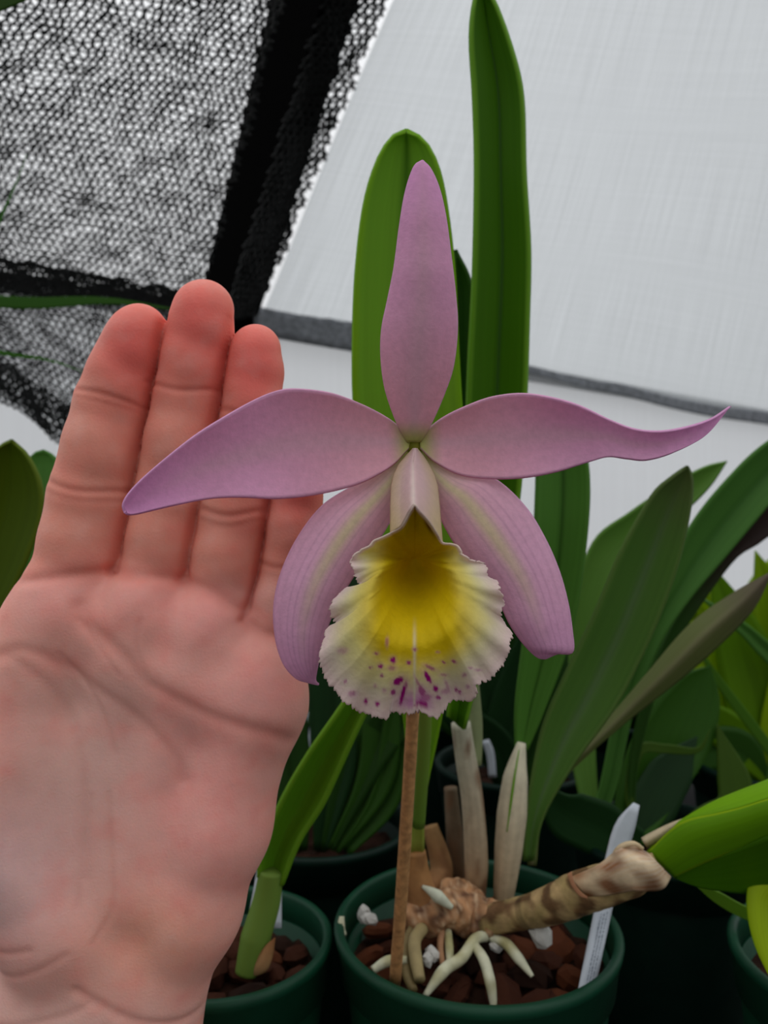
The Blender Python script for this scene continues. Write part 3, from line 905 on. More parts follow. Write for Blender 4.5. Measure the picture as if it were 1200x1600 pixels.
for i in range(NR + 1):
    rho = i / NR
    for j in range(NT):
        q = rs[j]
        an = math.atan2(q[1] - LC[1], q[0] - LC[0])
        e = q
        skirt_w = sstep(850, 880, q[1])
        if i == NR or rho > 0.9:
            k = (rho - 0.9) / 0.1
            fr = (noise.noise(Vector((j * 0.55, 0.3, 7))) + 0.8 * noise.noise(Vector((j * 1.7, 2.2, 1)))) * 5.0 * skirt_w * k
            e = q + (q - LC) / np.linalg.norm(q - LC) * fr
        bl_ = mix(rho ** 1.2, rho ** 3.2, skirt_w)
        e = mix(smooth[j], e, bl_)
        p = LC + (e - LC) * rho
        dr = rim_depth(*mix(smooth[j], q, bl_))
        up = 1 - sstep(840, 900, q[1])             # upper angles: inside of the tube
        low = sstep(920, 1010, q[1])
        g_flare = 1 - sstep(0.0, 0.62, rho)
        g_tube = (1 - rho) ** 0.8
        g = mix(g_flare, g_tube, up)
        deep = 0.1775
        d = dr + (deep - dr) * g
        ruff = 0.0030 * noise.noise(Vector((math.cos(an) * 2.6, math.sin(an) * 2.6, 4))) + 0.0022 * noise.noise(Vector((math.cos(an) * 6, math.sin(an) * 6, 1))) + 0.0005 * math.sin(an * 31)
        d += ruff * rho ** 4 * skirt_w
        d += 0.0022 * sstep(0.72, 1.0, rho) * skirt_w * (0.4 + 0.6 * low)      # margin rolls back
        d -= 0.0008 * math.exp(-((p[0] - 648) / 7.0) ** 2) * low * rho * -1      # midline groove
        verts.append(P(p[0], p[1], d))
        lc_ = lip_color(p[0], p[1], mix(rho * 0.7, rho, skirt_w))
        cols.append(mix(lc_, LIPP, sstep(0.94, 0.985, rho) * 0.9))
lip = mesh_obj('lip', verts, grid_faces(NR + 1, NT, wrap=True), M_LIP, stalk, cols=cols, solid=0.0004)
lip['label'] = 'frilled cream lip with yellow throat and magenta spots'
# the rolled tube over the column
nu_, nv_ = 60, 41
vbx = np.array([611, 619, 628, 640, 648, 656, 670, 684, 690.5])
vby = np.array([834, 828, 822, 800, 788, 798, 814, 836, 849])
yl = np.array([700, 712, 726, 742, 760, 790, 850]); xl = np.array([647, 636, 624, 616, 612, 611, 611])
xr = np.array([650, 660, 669, 678, 683, 686, 690.5])
verts, cols = [], []
for i in range(nu_):
    s = i / (nu_ - 1)
    for j in range(nv_):
        t = j / (nv_ - 1)
        xb = 611 + t * 79.5
        yb = np.interp(xb, vbx, vby)
        y = 701 + (yb - 701) * s
        x = np.interp(y, yl, xl) * (1 - t) + np.interp(y, yl, xr) * t
        c = 2 * t - 1
        d = mix(0.1800, 0.1615, sstep(0.0, 1.0, s) * 0.55 + s * 0.45)
        d -= mix(0.0030, 0.0055, s) * (1 - c * c)
        d += 0.0007 * math.exp(-((t - 0.47) / 0.035) ** 2)
        d += 0.0016 * abs(c) ** 6
        verts.append(P(x, y, d))
        cc = mix(lin(226, 196, 196), lin(230, 210, 178), sstep(0.25, 1.0, abs(c)))
        cc = mix(cc, lin(232, 214, 150), sstep(0.55, 1.0, s) * abs(c) * 0.6)
        cc = mix(cc, lin(240, 226, 214), math.exp(-((t - 0.47) / 0.03) ** 2) * 0.7)
        cols.append(cc)
mesh_obj('lip_tube', verts, grid_faces(nu_, nv_), M_LIP, stalk, cols=cols, solid=0.0005)

# stake and tag in the pot
o = tube('bamboo_stake', [(617, 1536, 0.2475), (628, 1390, 0.2365), (645, 1115, 0.2200), (655, 880, 0.2085)], [0.0019, 0.0019, 0.0018, 0.0017], M_STAKE, None,
         lambda s, k, v: lin(150, 104, 62), n=14, seg=30, lump=0.05)
tag(o, 'thin brown bamboo stake behind the yellow orchid lip', 'stake')
tg = empty('plant_tag', P(915, 1545, 0.248), 'white plastic plant tag leaning behind the lying brown cane', 'plant tag')
sheet('tag_blade', [(902, 1552), (925, 1440), (945, 1345), (962, 1286), (990, 1254)], [(926, 1560), (952, 1440), (968, 1370), (990, 1300), (999, 1258)],
      [0.2475, 0.2600, 0.268, 0.274, 0.278], M_TAG, tg, lambda s, t, x, y: lin(200, 205, 212), nu=20, nv=5, solid=0.0007)
# pencilled marks down the tag, too faint to read
vs_, fs_ = [], []
r3 = random.Random(4)
for row in range(3):
    s = 0.05
    while s < 0.42:
        L = r3.uniform(0.006, 0.02)
        a0 = 0.42 + row * 0.17
        for (s0, s1) in ((s, s + L),):
            k = len(vs_)
            for (ss, tt) in ((s0, a0 + r3.uniform(-.02, .02)), (s1, a0 + r3.uniform(-.02, .02)), (s1, a0 + 0.05), (s0, a0 + 0.05)):
                xa = np.interp(ss, [0, .37, .69, .89, 1], [902, 925, 945, 962, 990]); xb = np.interp(ss, [0, .37, .69, .89, 1], [926, 952, 968, 990, 999])
                yy = np.interp(ss, [0, .37, .69, .89, 1], [1556, 1440, 1357, 1293, 1256])
                d = np.interp(ss, [0, .25, .5, .75, 1], [0.2475, 0.26, 0.268, 0.274, 0.278]) - 0.0009
                vs_.append(P(xa + (xb - xa) * tt, yy, d))
            fs_.append((k, k + 1, k + 2, k + 3))
        s += L + r3.uniform(0.002, 0.008)
mesh_obj('handwriting', vs_, fs_, M_INK, tg, smooth=False)

# perlite crumbs
pm = chip_meshes[0].copy(); pm.materials.clear(); pm.materials.append(M_PERLITE)
for (px, py, d, s) in ((846, 1462, 0.262, 0.008), (568, 1428, 0.286, 0.0055), (578, 1436, 0.281, 0.005), (776, 1480, 0.266, 0.004), (668, 1500, 0.2565, 0.004), (676, 1490, 0.259, 0.0045)):
    o = bpy.data.objects.new('perlite_crumb', pm)
    p = P(px, py, d)
    o.location = p; o.scale = (s, s * .8, s * .7); o.rotation_euler = (px, py, 0)
    COL.objects.link(o)
    tag(o, 'white perlite crumb among the bark of the flowering orchid', 'perlite', 'perlite crumbs in the flowering orchid pot')

# ------------------------------------------------------------------ small plant below the hand
sm = empty('seedling_orchid', (P(385, 1510, 0.262).x, 0.262, LFT_Z - 0.004), 'young orchid with one broad bright green leaf on a pale stem', 'orchid')
tube('stem', [(384, 1522, 0.258), (398, 1470, 0.260), (416, 1410, 0.262), (424, 1360, 0.262)], [0.0036, 0.0050, 0.0047, 0.0040], M_LEAF, sm,
     lambda s, k, v: mix(lin(120, 150, 66), lin(128, 160, 70), s), n=20)
sheet('leaf', [(404, 1372), (409, 1325), (440, 1250), (480, 1180), (530, 1108), (575, 1040), (610, 960), (620, 920)],
      [(440, 1384), (468, 1315), (504, 1258), (532, 1198), (567, 1122), (600, 1060), (622, 980), (620, 920)],
      [0.260, 0.258, 0.256, 0.256, 0.262], M_LEAF, sm, leaf_col(mix(G_MID, G_DEEP, 0.4), edge=G_MID), curl=0.005, fold=0.003, solid=0.0016)
sheet('sheath', [(385, 1524), (400, 1500), (415, 1478), (430, 1465)], [(388, 1526), (412, 1520), (424, 1500), (430, 1465)],
      [0.2565, 0.256, 0.257], M_SHEATH, sm, lambda s, t, x, y: mix(lin(196, 160, 112), lin(150, 100, 58), s), curl=-0.001, nu=16, nv=7, solid=0.0005)
t2 = tag(sheet('plant_tag', [(384, 1450), (396, 1390), (404, 1340)], [(440, 1450), (440, 1390), (440, 1340)], [0.276, 0.280, 0.284], M_TAG, None,
         lambda s, t, x, y: lin(196, 203, 212), nu=10, nv=5, solid=0.0007), 'white plastic plant tag behind the pale stem of the small orchid', 'plant tag')

# ------------------------------------------------------------------ strap-leaved plant behind right
br = empty('strap_leaf_orchid', (0.128, 0.352, BRT_Z - 0.004), 'orchid with long blue-green strap leaves and a dull folded leaf', 'orchid')
sheet('leaf', [(915, 1316), (940, 1220), (960, 1120), (985, 1020), (1030, 920), (1080, 820), (1140, 745), (1200, 690), (1290, 640)],
      [(935, 1316), (965, 1220), (990, 1110), (1030, 1010), (1075, 940), (1140, 862), (1200, 790), (1250, 730), (1290, 640)],
      [0.368, 0.364, 0.358, 0.352, 0.348], M_LEAF, br, leaf_col(lin(84, 132, 58), rib=lin(70, 116, 48), ribw=0.1), curl=0.004, fold=0.002, solid=0.0014)
sheet('leaf', [(920, 1308), (890, 1150), (895, 960), (925, 850), (985, 800), (1050, 757), (1100, 730), (1136, 721)],
      [(938, 1308), (930, 1160), (935, 1000), (960, 905), (1010, 850), (1070, 800), (1110, 760), (1136, 721)],
      [0.370, 0.386, 0.386, 0.384], M_LEAF, br, leaf_col(lin(104, 146, 62)), curl=0.003, solid=0.0014)
sheet('leaf', [(826, 1352), (835, 1280), (868, 1210), (935, 1142), (1010, 1055), (1080, 975), (1150, 925), (1203, 896)],
      [(836, 1352), (845, 1285), (882, 1214), (962, 1140), (1060, 1062), (1120, 1010), (1175, 952), (1203, 896)],
      [0.306, 0.318, 0.326, 0.326, 0.326], M_LEAF, orchid, leaf_col(lin(108, 116, 66), rib=lin(130, 128, 90), ribw=0.1, tipc=lin(100, 88, 72)), curl=-0.002, fold=-0.004, solid=0.0014)
blade('leaf', [(1000, 1318), (930, 1292), (880, 1268), (850, 1225)], [20, 44, 40, 0], [0.340, 0.334, 0.330], M_LEAF, br, leaf_col(lin(36, 70, 34)), fold=0.002)
sheet('leaf', [(980, 1310), (985, 1180), (1015, 1060), (1060, 960), (1120, 885), (1160, 835), (1210, 770), (1290, 690)], [(990, 1310), (998, 1190), (1030, 1070), (1070, 985), (1145, 878), (1190, 846), (1240, 800), (1290, 690)],
      [0.372, 0.368, 0.364], M_LEAF, br, lambda s, t, x, y: mix(lin(50, 86, 30), lin(58, 44, 40), sstep(0.45, 0.7, s)), curl=0.002, nv=9, solid=0.0014)
sheet('leaf', [(960, 1320), (965, 1230), (1000, 1130), (1060, 1060), (1110, 1040)], [(1010, 1320), (1060, 1250), (1110, 1170), (1125, 1100), (1110, 1040)],
      [0.370, 0.390, 0.402], M_LEAF, br, leaf_col(G_DARK), curl=0.004, nv=11, solid=0.0014)
blade('leaf', [(1000, 1330), (1020, 1260), (1060, 1190), (1090, 1150)], [14, 40, 36, 0], [0.372, 0.38, 0.388], M_LEAF, br, leaf_col(lin(38, 66, 36)))
blade('leaf', [(990, 1312), (985, 1230), (1000, 1172), (1040, 1170), (1090, 1172), (1110, 1140)], [3, 8, 8, 7, 0], [0.370, 0.372, 0.374, 0.372], M_LEAF, br, leaf_col(lin(74, 104, 34)))
blade('leaf', [(1040, 1330), (1100, 1290), (1150, 1250), (1120, 1130)], [20, 30, 26, 0], [0.374, 0.384, 0.392], M_LEAF, br, leaf_col(lin(64, 92, 22)))

# far right pot with a drooping yellow-green leaf
fr = empty('drooping_leaf_orchid', (0.161, 0.254, RGT_Z - 0.004), 'orchid with drooping yellow-green leaves in the pot beside the lying cane', 'orchid')
sheet('leaf', [(1320, 1560), (1290, 1450), (1240, 1370), (1195, 1345), (1172, 1375), (1168, 1420), (1180, 1475), (1206, 1530)],
      [(1345, 1560), (1330, 1440), (1280, 1400), (1225, 1400), (1205, 1410), (1203, 1440), (1206, 1485), (1206, 1530)],
      [0.254, 0.256, 0.252, 0.244, 0.236], M_LEAF, fr, leaf_col(G_YEL, edge=G_BRIGHT), curl=-0.003, solid=0.0014)
sheet('leaf', [(1330, 1560), (1300, 1480), (1240, 1440), (1170, 1418), (1120, 1392), (1085, 1382)], [(1345, 1560), (1320, 1490), (1250, 1462), (1170, 1438), (1120, 1412), (1085, 1382)],
      [0.262, 0.27, 0.274, 0.272], M_LEAF, fr, leaf_col(lin(94, 134, 30)), solid=0.0014)

# left edge plant with olive pointed leaf
le = empty('olive_leaf_orchid', (-0.160, 0.318, EDG_Z - 0.004), 'orchid with an olive pointed leaf standing behind the index finger', 'orchid')
sheet('leaf', [(-40, 1380), (-75, 1200), (-90, 1000), (-70, 860), (-40, 760), (-8, 704), (18, 688)],
      [(-15, 1380), (-10, 1200), (0, 985), (40, 880), (64, 815), (66, 762), (45, 714), (18, 688)][0:8],
      [0.312, 0.306, 0.300, 0.296], M_LEAF, le, leaf_col(G_OLIVE, edge=lin(104, 124, 34)), curl=0.003, fold=0.003, solid=0.0015)
sheet('leaf', [(-10, 1380), (10, 1200), (20, 1000), (30, 820), (44, 720), (68, 704)], [(10, 1380), (60, 1200), (90, 1000), (100, 820), (92, 725), (68, 704)],
      [0.330, 0.336, 0.340, 0.346], M_LEAF, le, leaf_col(lin(84, 134, 56)), curl=0.003, nv=9, solid=0.0014)

# ------------------------------------------------------------------ plants further back
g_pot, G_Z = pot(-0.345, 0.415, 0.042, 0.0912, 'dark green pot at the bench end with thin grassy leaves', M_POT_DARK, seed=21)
gr = empty('grassy_plant', (-0.345, 0.415, G_Z - 0.004), 'plant with long thin arching grassy leaves in front of the shade cloth', 'plant')
blade('leaf', [(-414, 1240), (-380, 900), (-250, 560), (-80, 478), (60, 474), (170, 470), (290, 486)], [8, 12, 13, 12, 11, 9, 0], [0.415, 0.42, 0.46, 0.50], M_LEAF, gr, leaf_col(lin(52, 96, 22)))
blade('leaf', [(-420, 1240), (-390, 950), (-260, 640), (-80, 552), (30, 556), (90, 566), (150, 590)], [5, 7, 7, 6, 5, 4, 0], [0.415, 0.42, 0.45, 0.48], M_LEAF, gr, leaf_col(lin(60, 112, 30)))
blade('leaf', [(-410, 1240), (-330, 900), (-150, 560), (-30, 400), (10, 320), (30, 275), (42, 240)], [5, 7, 8, 8, 6, 4, 0], [0.415, 0.42, 0.43, 0.44], M_LEAF, gr, leaf_col(lin(60, 112, 40)))
blade('leaf', [(-420, 1240), (-420, 800), (-330, 300), (-180, 80), (-60, 26), (40, -6), (130, -50)], [8, 12, 20, 24, 22, 18, 0], [0.415, 0.40, 0.37, 0.35], M_LEAF, gr, leaf_col(lin(50, 84, 16)))

def far_plant(name, cx, cy, label, pot_label, leaves, seed):
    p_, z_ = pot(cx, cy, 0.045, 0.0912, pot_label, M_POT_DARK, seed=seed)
    o = empty(name, (cx, cy, z_ - 0.004), label, 'orchid')
    bx_ = cx / cy * F + 600
    by_ = 800 + (CZ - z_ + 0.004) / cy * F
    for k, (pts, w, dtip, c) in enumerate(leaves):
        off = ((k * 37) % 30) - 15
        blade('leaf', [(bx_ + off, by_)] + pts, [w * 0.35] + [w * 0.9, w, w * 0.85, w * 0.5, 0], [cy, cy + (dtip - cy) * .3, dtip], M_LEAF, o, leaf_col(c, rib=np.array(c) * 0.8, ribw=0.1),
              fold=0.002, solid=0.0014)
    return o
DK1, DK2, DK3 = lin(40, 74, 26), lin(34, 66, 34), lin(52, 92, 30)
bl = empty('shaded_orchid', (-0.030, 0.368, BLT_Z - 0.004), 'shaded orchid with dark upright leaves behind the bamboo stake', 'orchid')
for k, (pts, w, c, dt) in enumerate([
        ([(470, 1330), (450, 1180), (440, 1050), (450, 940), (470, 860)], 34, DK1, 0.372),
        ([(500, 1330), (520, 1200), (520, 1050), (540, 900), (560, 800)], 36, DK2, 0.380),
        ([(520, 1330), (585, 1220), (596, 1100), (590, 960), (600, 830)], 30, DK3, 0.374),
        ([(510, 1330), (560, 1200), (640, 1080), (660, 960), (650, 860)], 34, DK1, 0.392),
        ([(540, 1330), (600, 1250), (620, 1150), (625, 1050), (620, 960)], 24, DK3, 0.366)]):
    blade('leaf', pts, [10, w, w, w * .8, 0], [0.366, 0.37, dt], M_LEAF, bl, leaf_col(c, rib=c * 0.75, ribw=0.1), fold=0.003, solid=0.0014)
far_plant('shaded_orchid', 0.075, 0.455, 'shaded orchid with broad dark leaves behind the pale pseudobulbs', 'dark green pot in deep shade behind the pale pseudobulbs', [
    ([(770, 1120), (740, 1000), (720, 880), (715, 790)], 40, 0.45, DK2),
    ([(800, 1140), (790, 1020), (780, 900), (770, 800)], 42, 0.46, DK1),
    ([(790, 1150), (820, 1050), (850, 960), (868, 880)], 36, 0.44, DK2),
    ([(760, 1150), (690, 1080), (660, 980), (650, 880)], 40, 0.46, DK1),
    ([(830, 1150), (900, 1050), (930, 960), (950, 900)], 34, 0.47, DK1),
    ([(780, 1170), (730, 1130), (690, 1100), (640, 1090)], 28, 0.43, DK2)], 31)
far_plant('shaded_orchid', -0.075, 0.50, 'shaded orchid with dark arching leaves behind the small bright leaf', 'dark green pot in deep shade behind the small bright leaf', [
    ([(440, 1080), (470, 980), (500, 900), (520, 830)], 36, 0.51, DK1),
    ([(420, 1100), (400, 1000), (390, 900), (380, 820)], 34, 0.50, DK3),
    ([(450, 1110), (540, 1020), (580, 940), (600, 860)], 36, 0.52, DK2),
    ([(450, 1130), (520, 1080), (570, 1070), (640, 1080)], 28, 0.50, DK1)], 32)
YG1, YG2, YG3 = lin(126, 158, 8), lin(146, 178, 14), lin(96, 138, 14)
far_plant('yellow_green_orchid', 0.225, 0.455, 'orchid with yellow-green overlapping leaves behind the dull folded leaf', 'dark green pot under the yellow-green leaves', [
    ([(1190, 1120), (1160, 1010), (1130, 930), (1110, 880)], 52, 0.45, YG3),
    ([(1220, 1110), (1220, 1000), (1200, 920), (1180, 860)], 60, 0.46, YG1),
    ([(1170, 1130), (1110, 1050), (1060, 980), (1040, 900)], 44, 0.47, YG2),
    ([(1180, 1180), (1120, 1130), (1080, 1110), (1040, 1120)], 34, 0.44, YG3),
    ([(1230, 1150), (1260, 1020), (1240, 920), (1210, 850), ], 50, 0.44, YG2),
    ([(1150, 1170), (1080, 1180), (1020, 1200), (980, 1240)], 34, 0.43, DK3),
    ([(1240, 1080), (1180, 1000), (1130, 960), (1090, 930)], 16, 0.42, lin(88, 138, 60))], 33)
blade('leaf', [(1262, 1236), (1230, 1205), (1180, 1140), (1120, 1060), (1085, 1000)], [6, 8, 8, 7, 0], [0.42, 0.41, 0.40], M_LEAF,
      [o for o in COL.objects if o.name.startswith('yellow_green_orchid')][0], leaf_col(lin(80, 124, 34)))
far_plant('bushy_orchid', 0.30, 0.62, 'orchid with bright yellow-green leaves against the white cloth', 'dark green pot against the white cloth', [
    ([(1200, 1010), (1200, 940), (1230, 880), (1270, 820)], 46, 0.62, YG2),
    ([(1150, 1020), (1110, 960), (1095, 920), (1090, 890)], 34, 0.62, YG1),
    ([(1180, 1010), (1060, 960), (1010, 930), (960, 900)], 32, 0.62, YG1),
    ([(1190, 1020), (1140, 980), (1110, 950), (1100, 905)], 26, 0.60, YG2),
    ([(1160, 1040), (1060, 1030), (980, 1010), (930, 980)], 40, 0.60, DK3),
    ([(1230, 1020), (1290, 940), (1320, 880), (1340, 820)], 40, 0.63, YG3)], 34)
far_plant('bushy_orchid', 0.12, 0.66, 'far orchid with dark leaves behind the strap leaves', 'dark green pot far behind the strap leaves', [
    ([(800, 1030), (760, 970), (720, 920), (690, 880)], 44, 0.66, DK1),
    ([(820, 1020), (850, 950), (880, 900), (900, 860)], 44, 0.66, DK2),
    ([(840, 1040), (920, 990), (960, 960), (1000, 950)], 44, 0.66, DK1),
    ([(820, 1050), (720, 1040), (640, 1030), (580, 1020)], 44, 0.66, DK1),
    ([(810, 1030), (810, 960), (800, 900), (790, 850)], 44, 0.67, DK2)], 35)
# back row along the cloth wall: dark strap leaves
r5 = random.Random(77)
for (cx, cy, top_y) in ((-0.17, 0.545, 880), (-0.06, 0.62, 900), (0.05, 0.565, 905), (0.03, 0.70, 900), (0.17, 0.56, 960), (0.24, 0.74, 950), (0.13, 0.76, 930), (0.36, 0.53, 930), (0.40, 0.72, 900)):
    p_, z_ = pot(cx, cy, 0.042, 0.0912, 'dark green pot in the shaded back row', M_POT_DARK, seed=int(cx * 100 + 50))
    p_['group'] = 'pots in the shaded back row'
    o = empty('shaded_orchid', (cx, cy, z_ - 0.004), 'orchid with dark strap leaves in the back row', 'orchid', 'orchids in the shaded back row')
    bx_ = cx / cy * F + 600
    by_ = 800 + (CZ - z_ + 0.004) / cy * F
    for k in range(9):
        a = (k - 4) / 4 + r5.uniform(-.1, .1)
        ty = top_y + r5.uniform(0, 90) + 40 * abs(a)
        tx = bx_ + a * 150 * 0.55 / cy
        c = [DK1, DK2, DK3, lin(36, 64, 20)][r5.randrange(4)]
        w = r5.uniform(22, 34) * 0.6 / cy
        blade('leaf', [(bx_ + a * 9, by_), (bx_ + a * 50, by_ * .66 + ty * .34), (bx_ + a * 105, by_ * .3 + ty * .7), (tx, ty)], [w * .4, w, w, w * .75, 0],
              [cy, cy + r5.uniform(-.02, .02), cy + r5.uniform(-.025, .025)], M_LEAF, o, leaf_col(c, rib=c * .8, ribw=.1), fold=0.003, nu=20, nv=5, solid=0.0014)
# white tags standing in the shaded pots
for (A, B, D, lab) in (
        ([(462, 1262), (476, 1190), (486, 1120)], [(474, 1262), (500, 1190), (507, 1122)], [0.40, 0.405, 0.41], 'white plant tag beside the broad bright green leaf'),
        ([(452, 1240), (462, 1170), (474, 1110)], [(462, 1240), (474, 1170), (482, 1112)], [0.43, 0.43, 0.43], 'narrow white plant tag beside the edge of the palm'),
        ([(764, 1215), (760, 1180), (752, 1158)], [(776, 1215), (772, 1175), (764, 1155)], [0.44, 0.44, 0.44], 'small white tag behind the pale pseudobulbs')):
    tag(sheet('plant_tag', A, B, D, M_TAG, None, lambda s, t, x, y: lin(196, 203, 212), nu=10, nv=4, solid=0.0007), lab, 'plant tag')

# ------------------------------------------------------------------ the hand: one continuous surface
KP = 0.202 / F           # metres per pixel in the hand's plane
HD = 0.202
VOX = 3.2
x0, x1, y0, y1, z0, z1 = -300, 510, 420, 2520, -126, 126
gx = np.arange(x0, x1, VOX, dtype=np.float32); gy = np.arange(y0, y1, VOX, dtype=np.float32); gz = np.arange(z0, z1, VOX, dtype=np.float32)
def cone_in(field, a, b, ra, rb, k, fz=1.0, pad=70, hard=False):
    lo = np.minimum(np.array(a) - ra, np.array(b) - rb) - pad
    hi = np.maximum(np.array(a) + ra, np.array(b) + rb) + pad
    ix = slice(max(0, int((lo[0] - x0) / VOX)), max(0, int((hi[0] - x0) / VOX) + 1))
    iy = slice(max(0, int((lo[1] - y0) / VOX)), max(0, int((hi[1] - y0) / VOX) + 1))
    X = gx[ix][:, None, None]; Y = gy[iy][None, :, None]; Z = gz[None, None, :]
    ba = np.array(b, dtype=np.float32) - np.array(a, dtype=np.float32)
    L2 = float(ba @ ba) + 1e-6
    px, py, pz = X - a[0], Y - a[1], (Z - a[2])
    h = np.clip((px * ba[0] + py * ba[1] + pz * ba[2]) / L2, 0, 1)
    dx, dy, dz = px - h * ba[0], py - h * ba[1], (pz - h * ba[2]) / fz
    d = np.sqrt(dx * dx + dy * dy + dz * dz) - (ra + (rb - ra) * h)
    if fz < 1.0: d = d * (0.55 + 0.45 * fz)
    cur = field[ix, iy, :]
    if k <= 0:
        field[ix, iy, :] = np.minimum(cur, d)
    else:
        hh = np.clip(0.5 + 0.5 * (cur - d) / k, 0, 1)
        field[ix, iy, :] = cur * (1 - hh) + d * hh - k * hh * (1 - hh)
def blank():
    return np.full((len(gx), len(gy), len(gz)), 90.0, dtype=np.float32)
# fingers: (joint x, y, z, radius) from knuckle to tip
FING = {
    'index':  [(108, 935, -14, 70), (139, 775, -14, 67), (172, 630, -8, 57), (199, 560, 0, 49), (221, 520, 8, 43)],
    'middle': [(234, 930, -16, 57), (260, 770, -16, 55), (290, 615, -8, 53), (313, 520, 2, 51), (321, 486, 8, 46)],
    'ring':   [(338, 950, -16, 55), (362, 800, -18, 54), (389, 655, -12, 47), (398, 580, -4, 44), (401, 546, 4, 38)],
    'little': [(424, 1010, -14, 48), (448, 880, -20, 44), (462, 780, -16, 40), (468, 720, -10, 37), (470, 695, -6, 33)],
}
hand = blank()
palm = blank()
for a, b, ra, rb, k in [
    ((98, 930, -6), (60, 1180, -6), 66, 74, 0),
    ((225, 935, -8), (160, 1230, -10), 62, 72, 34),
    ((330, 965, -8), (230, 1260, -10), 60, 72, 34),
    ((410, 1030, -10), (400, 1100, -8), 58, 74, 34),
    ((398, 1090, -8), (342, 1290, 0), 74, 74, 40),
    ((342, 1290, 0), (298, 1420, 0), 74, 72, 40),
    ((298, 1420, 0), (238, 1560, -10), 72, 71, 40),
    ((160, 1230, -10), (190, 1500, -10), 74, 76, 40),
    ((60, 1180, -4), (110, 1440, 4), 80, 88, 40),
    ((20, 1200, 10), (70, 1400, 8), 84, 84, 40),
    ((-20, 1180, 4), (40, 1330, 8), 70, 84, 40),
    ((110, 1440, 0), (70, 1580, -10), 84, 74, 40),
    ((190, 1500, -10), (160, 1620, -12), 78, 78, 40),
    # forearm, coming down and towards the viewer
    ((232, 1560, -10), (250, 2000, 0), 74, 90, 40),
    ((250, 2000, 0), (240, 2420, 10), 90, 96, 40),
    ((60, 1580, -10), (0, 2000, 0), 76, 96, 40),
    ((0, 2000, 0), (-40, 2420, 10), 96, 100, 40),
    ((150, 1580, -8), (125, 2000, 6), 82, 106, 50),
    ((125, 2000, 6), (100, 2400, 12), 106, 110, 50),
    # thumb, outside the frame on the left
    ((-10, 1240, 10), (-110, 1090, 16), 78, 64, 40),
    ((-110, 1090, 16), (-180, 960, 14), 62, 56, 24),
    ((-180, 960, 14), (-215, 870, 10), 54, 44, 20),
    ((70, 985, -6), (-10, 1120, 0), 72, 84, 40),
    ((190, 1020, 0), (340, 1070, 0), 66, 70, 40),
    ((215, 1290, 2), (225, 1360, 2), 72, 72, 40),
    # pads below the fingers
    ((120, 955, 14), (150, 975, 14), 52, 50, 30),
    ((225, 950, 16), (240, 968, 16), 50, 48, 30),
    ((325, 985, 16), (335, 1000, 14), 48, 46, 30),
    ((408, 1055, 14), (412, 1085, 12), 50, 52, 30),
]:
    cone_in(palm, a, b, ra, rb, k)
# hollow of the palm
X = gx[:, None, None]; Y = gy[None, :, None]; Z = gz[None, None, :]
hol = np.sqrt(((X - 190) / 130) ** 2 + ((Y - 1220) / 160) ** 2 + ((Z - 94) / 34) ** 2) * 60 - 60
kk = 26.0
hh = np.clip(0.5 - 0.5 * (palm + hol) / kk, 0, 1)
palm = palm * (1 - hh) + (-hol) * hh + kk * hh * (1 - hh)
fingers = blank()
for nm, js in FING.items():
    f = blank()
    for p, q in zip(js[:-1], js[1:]):
        cone_in(f, p[:3], q[:3], p[3], q[3], 8.0 if p is not js[0] else 0.0, fz=0.92)
    # soft pads on the phalanges
    for p, q in zip(js[:-1], js[1:]):
        m = [(p[i] + q[i]) / 2 for i in range(4)]
        cone_in(f, (m[0] - 1, m[1] - 8, m[2] + 10), (m[0] + 1, m[1] + 8, m[2] + 10), m[3] * 0.84, m[3] * 0.84, 14.0)
    hh = np.clip(0.5 + 0.5 * (fingers - f) / 2.0, 0, 1)
    fingers = fingers * (1 - hh) + f * hh - 2.0 * hh * (1 - hh)
k = 16.0
hh = np.clip(0.5 + 0.5 * (fingers - palm) / k, 0, 1)
field = fingers * (1 - hh) + palm * hh - k * hh * (1 - hh)

